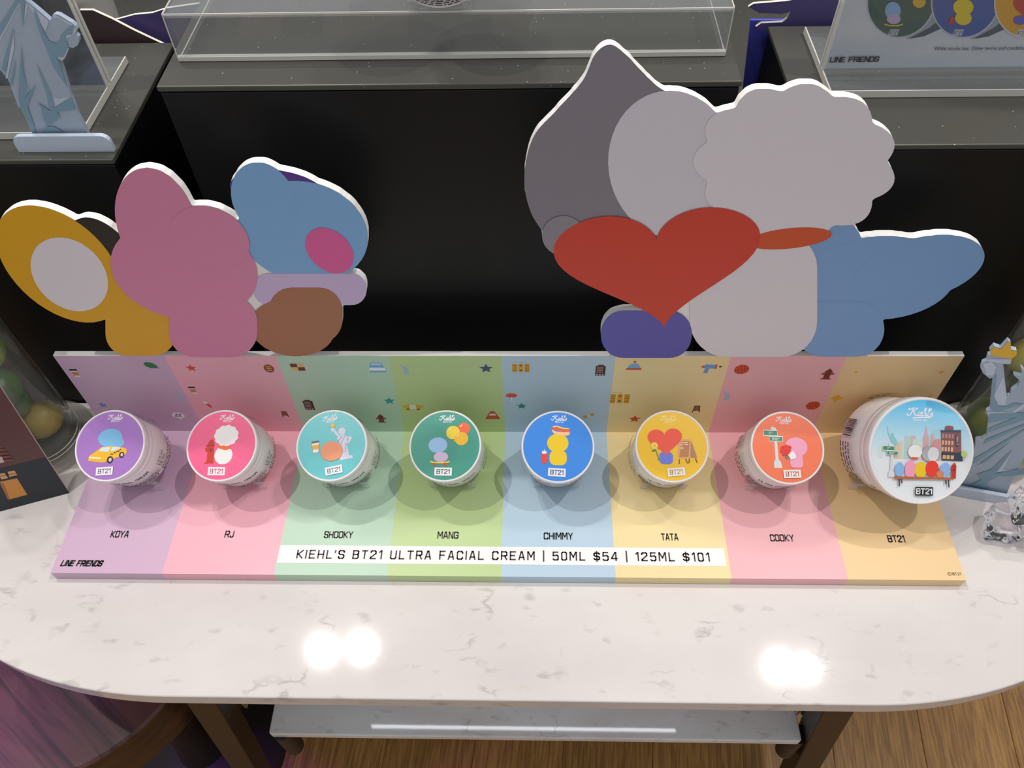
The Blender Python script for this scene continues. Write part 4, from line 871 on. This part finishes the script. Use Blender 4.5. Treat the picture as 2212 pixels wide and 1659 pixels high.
mm = N.new('ShaderNodeMath'); mm.operation = 'MULTIPLY'; mm.inputs[1].default_value = .72; L.new(ad.outputs[0], mm.inputs[0]); L.new(mm.outputs[0], rp.inputs[0]); L.new(rp.outputs[0], b.inputs['Base Color']); b.inputs['Roughness'].default_value = .35
LIME = m
def vase(cx, cy, label, grp, side):
    r = empty('glass_vase', (cx, cy, .0005), None, label, 'vase', 'clear glass cylinder vases filled with limes')
    bm = bmesh.new(); lathe(bm, [(0, 0), (.048, 0), (.0505, .0015), (.0505, .0045), (.048, .006), (.040, .0065), (0, .0065)], 64); obj('foot_disc', bm, acrylic('vase_foot_glass', (.86, .86, .84), .18, 'd8d4cc'), r, 40)
    bm = bmesh.new(); lathe(bm, [(0, .0066), (.034, .0066), (.0368, .009), (.0372, .012), (.0372, .30), (.0362, .302), (.0350, .30), (.0350, .016), (.033, .0125), (0, .012)], 64); obj('cylinder', bm, GLASS, r, 40)
    bm = bmesh.new()
    for zz in (.0085, .0145):
        bmesh.ops.create_circle(bm, radius=.0376, segments=48, matrix=Matrix.Translation((0, 0, zz)))
    b2 = bmesh.new()
    for zz in (.0095, .0150):
        n_ = 48; ring = []
        for k in range(n_):
            t = 2*PI*k/n_
            ring.append([b2.verts.new(((.0374+.0006*math.cos(f))*math.cos(t), (.0374+.0006*math.cos(f))*math.sin(t), zz+.0006*math.sin(f))) for f in (0, PI/2, PI, 3*PI/2)])
        for k in range(n_):
            for f in range(4): b2.faces.new((ring[k][f], ring[(k+1) % n_][f], ring[(k+1) % n_][(f+1) % 4], ring[k][(f+1) % 4]))
    bm.free(); obj('base_ring', b2, EDGE, r, 60)
    z = .0330
    words = ['lowest', 'second lowest', 'third lowest', 'fourth from the bottom', 'fifth from the bottom', 'sixth from the bottom', 'seventh from the bottom', 'topmost']
    src = None
    for k in range(8):
        t = k*2.4+(.6 if side < 0 else 2.0); rr_ = .0085
        if src is None: src = obj('lime', lime(.0195, 1), LIME, None, 180); o = src
        else: o = src.copy(); COL.objects.link(o)
        o.location = (cx+rr_*math.cos(t), cy+rr_*math.sin(t), z); o.rotation_euler = (random.uniform(-.6, .6), random.uniform(-.5, .5), t)
        z += .0345
        tag(o, 'glossy green lime, %s in the %s glass vase' % (words[k], 'left' if side < 0 else 'right'), 'lime', 'limes in the glass vases')
    return r
vase(-.488, .1560, 'clear glass cylinder vase of limes behind the building board at left', '', -1)
vase(.490, .1570, 'clear glass cylinder vase of limes behind the statue cut-out at right', '', 1)

# ------------------------------------------------------------ acrylic ice cubes, right
m, nt, N, L, b = nodes('clear_ice_acrylic'); b.inputs['Transmission Weight'].default_value = 1; b.inputs['Roughness'].default_value = .02; b.inputs['IOR'].default_value = 1.33; b.inputs['Base Color'].default_value = (.97, .95, .98, 1)
def ice(cx, cy, z, s, rz, seed, label):
    bm = bmesh.new(); bmesh.ops.create_cube(bm, size=1); bmesh.ops.bevel(bm, geom=list(bm.edges), offset=.14, segments=2, profile=.6, affect='EDGES'); bmesh.ops.subdivide_edges(bm, edges=list(bm.edges), cuts=3, use_grid_fill=True)
    for q in bm.verts:
        d = q.co.copy(); n_ = noise.noise(q.co*3.2+Vector((seed*7, 0, 0))); q.co = q.co+d.normalized()*n_*.085
        inset = max(0, .30-max(sorted([abs(d.x), abs(d.y), abs(d.z)])[:2]))*.25
        q.co -= d.normalized()*inset
        q.co = q.co*s
    zmin = min(q.co.z for q in bm.verts)
    for q in bm.verts: q.co.z -= zmin
    o = obj('ice_cube', bm, m, None, 60); o.location = (cx, cy, z); o.rotation_euler = (0, 0, rz)
    return tag(o, label, 'ice cube', 'clear acrylic ice cubes by the right statue')
ice(.472, .056, .0004, .029, -.25, 1, 'clear acrylic ice cube nearest the pastel stand, on the marble')
ice(.507, .047, .0004, .029, -.2, 2, 'clear acrylic ice cube at the right picture edge, on the marble')
ice(.484, .057, .0310, .029, -.15, 3, 'clear acrylic ice cube stacked on top of the two others')

# ------------------------------------------------------------ foam shapes and boards behind the plinths
def backboard(nm, pts, y, th, col, label, cat, edge='f0ead8', grp=None):
    P = [(lambda h: Vector((h[0], y, h[2])))(hit(a, b_, 1, y)) for a, b_ in pts]
    o_ = Vector((sum(q.x for q in P)/len(P), y, min(q.z for q in P))); bm = bmesh.new(); prism(bm, [q-o_ for q in P], Vector((0, th, 0)), 1, 0)
    o = obj(nm, bm, [mat(col, .5), mat(edge, .5)]); o.location = o_; return tag(o, label, cat, grp)
backboard('foam_shape', [(175, 60), (172, 22), (200, 22), (240, 40), (290, 66), (345, 92), (390, 115), (390, 420), (165, 420)], .3905, .003, '5c4a4c', 'dark brown foam cut-out with sloping white edge behind the left plinth', 'cut-out')
backboard('foam_shape', [(245, 44), (290, 32), (330, 28), (360, 18), (430, 8), (430, 420), (240, 420)], .401, .003, '5a4a8c', 'purple foam cut-out behind the brown one, left of the acrylic box', 'cut-out')
backboard('foam_shape', [(1617, 15), (1628, 8), (1700, 2), (1850, -30), (2300, -60), (2300, 330), (1700, 330), (1690, 70), (1640, 66), (1633, 58), (1645, 50), (1690, 48), (1700, 40), (1708, 25), (1690, 30), (1640, 28)], .3925, .003, '5f5590', 'lilac purple foam cut-out with finger shapes behind the right plinth', 'cut-out')
backboard('blue_board', [(1622, 44), (1700, 44), (1665, 420), (1580, 420)], .40, .003, '5256cc', 'tall blue-violet board in the gap beside the right plinth', 'board', '5256cc')
cb = empty('floor_cover', (0, 1.1, -.75), None, 'added long low black block covering the floor behind the plinths', 'floor cover')  # added block, hides the bright floor so the gaps stay dark
boxobj('body', (-1.2, -.42, 0), (1.2, .25, .80), BLK, cb, .002); boxobj('cover_top', (-1.21, -.43, .80), (1.21, .25, .82), BLKTOP, cb, .002)
bm = bmesh.new(); lathe(bm, [(0, 0), (.026, 0), (.028, .002), (.033, .075), (.0345, .078), (.0345, .083), (.030, .085), (0, .085)], 40)
o = tag(obj('paper_cup', bm, mat('dcd8d6', .4), None, 35), 'upturned white paper cup at the top left behind the plinths', 'cup'); h = hit(188, -6, 1, .47); o.location = (h[0], .45, h[2]-.06)
print('BOARD TILT', kb)
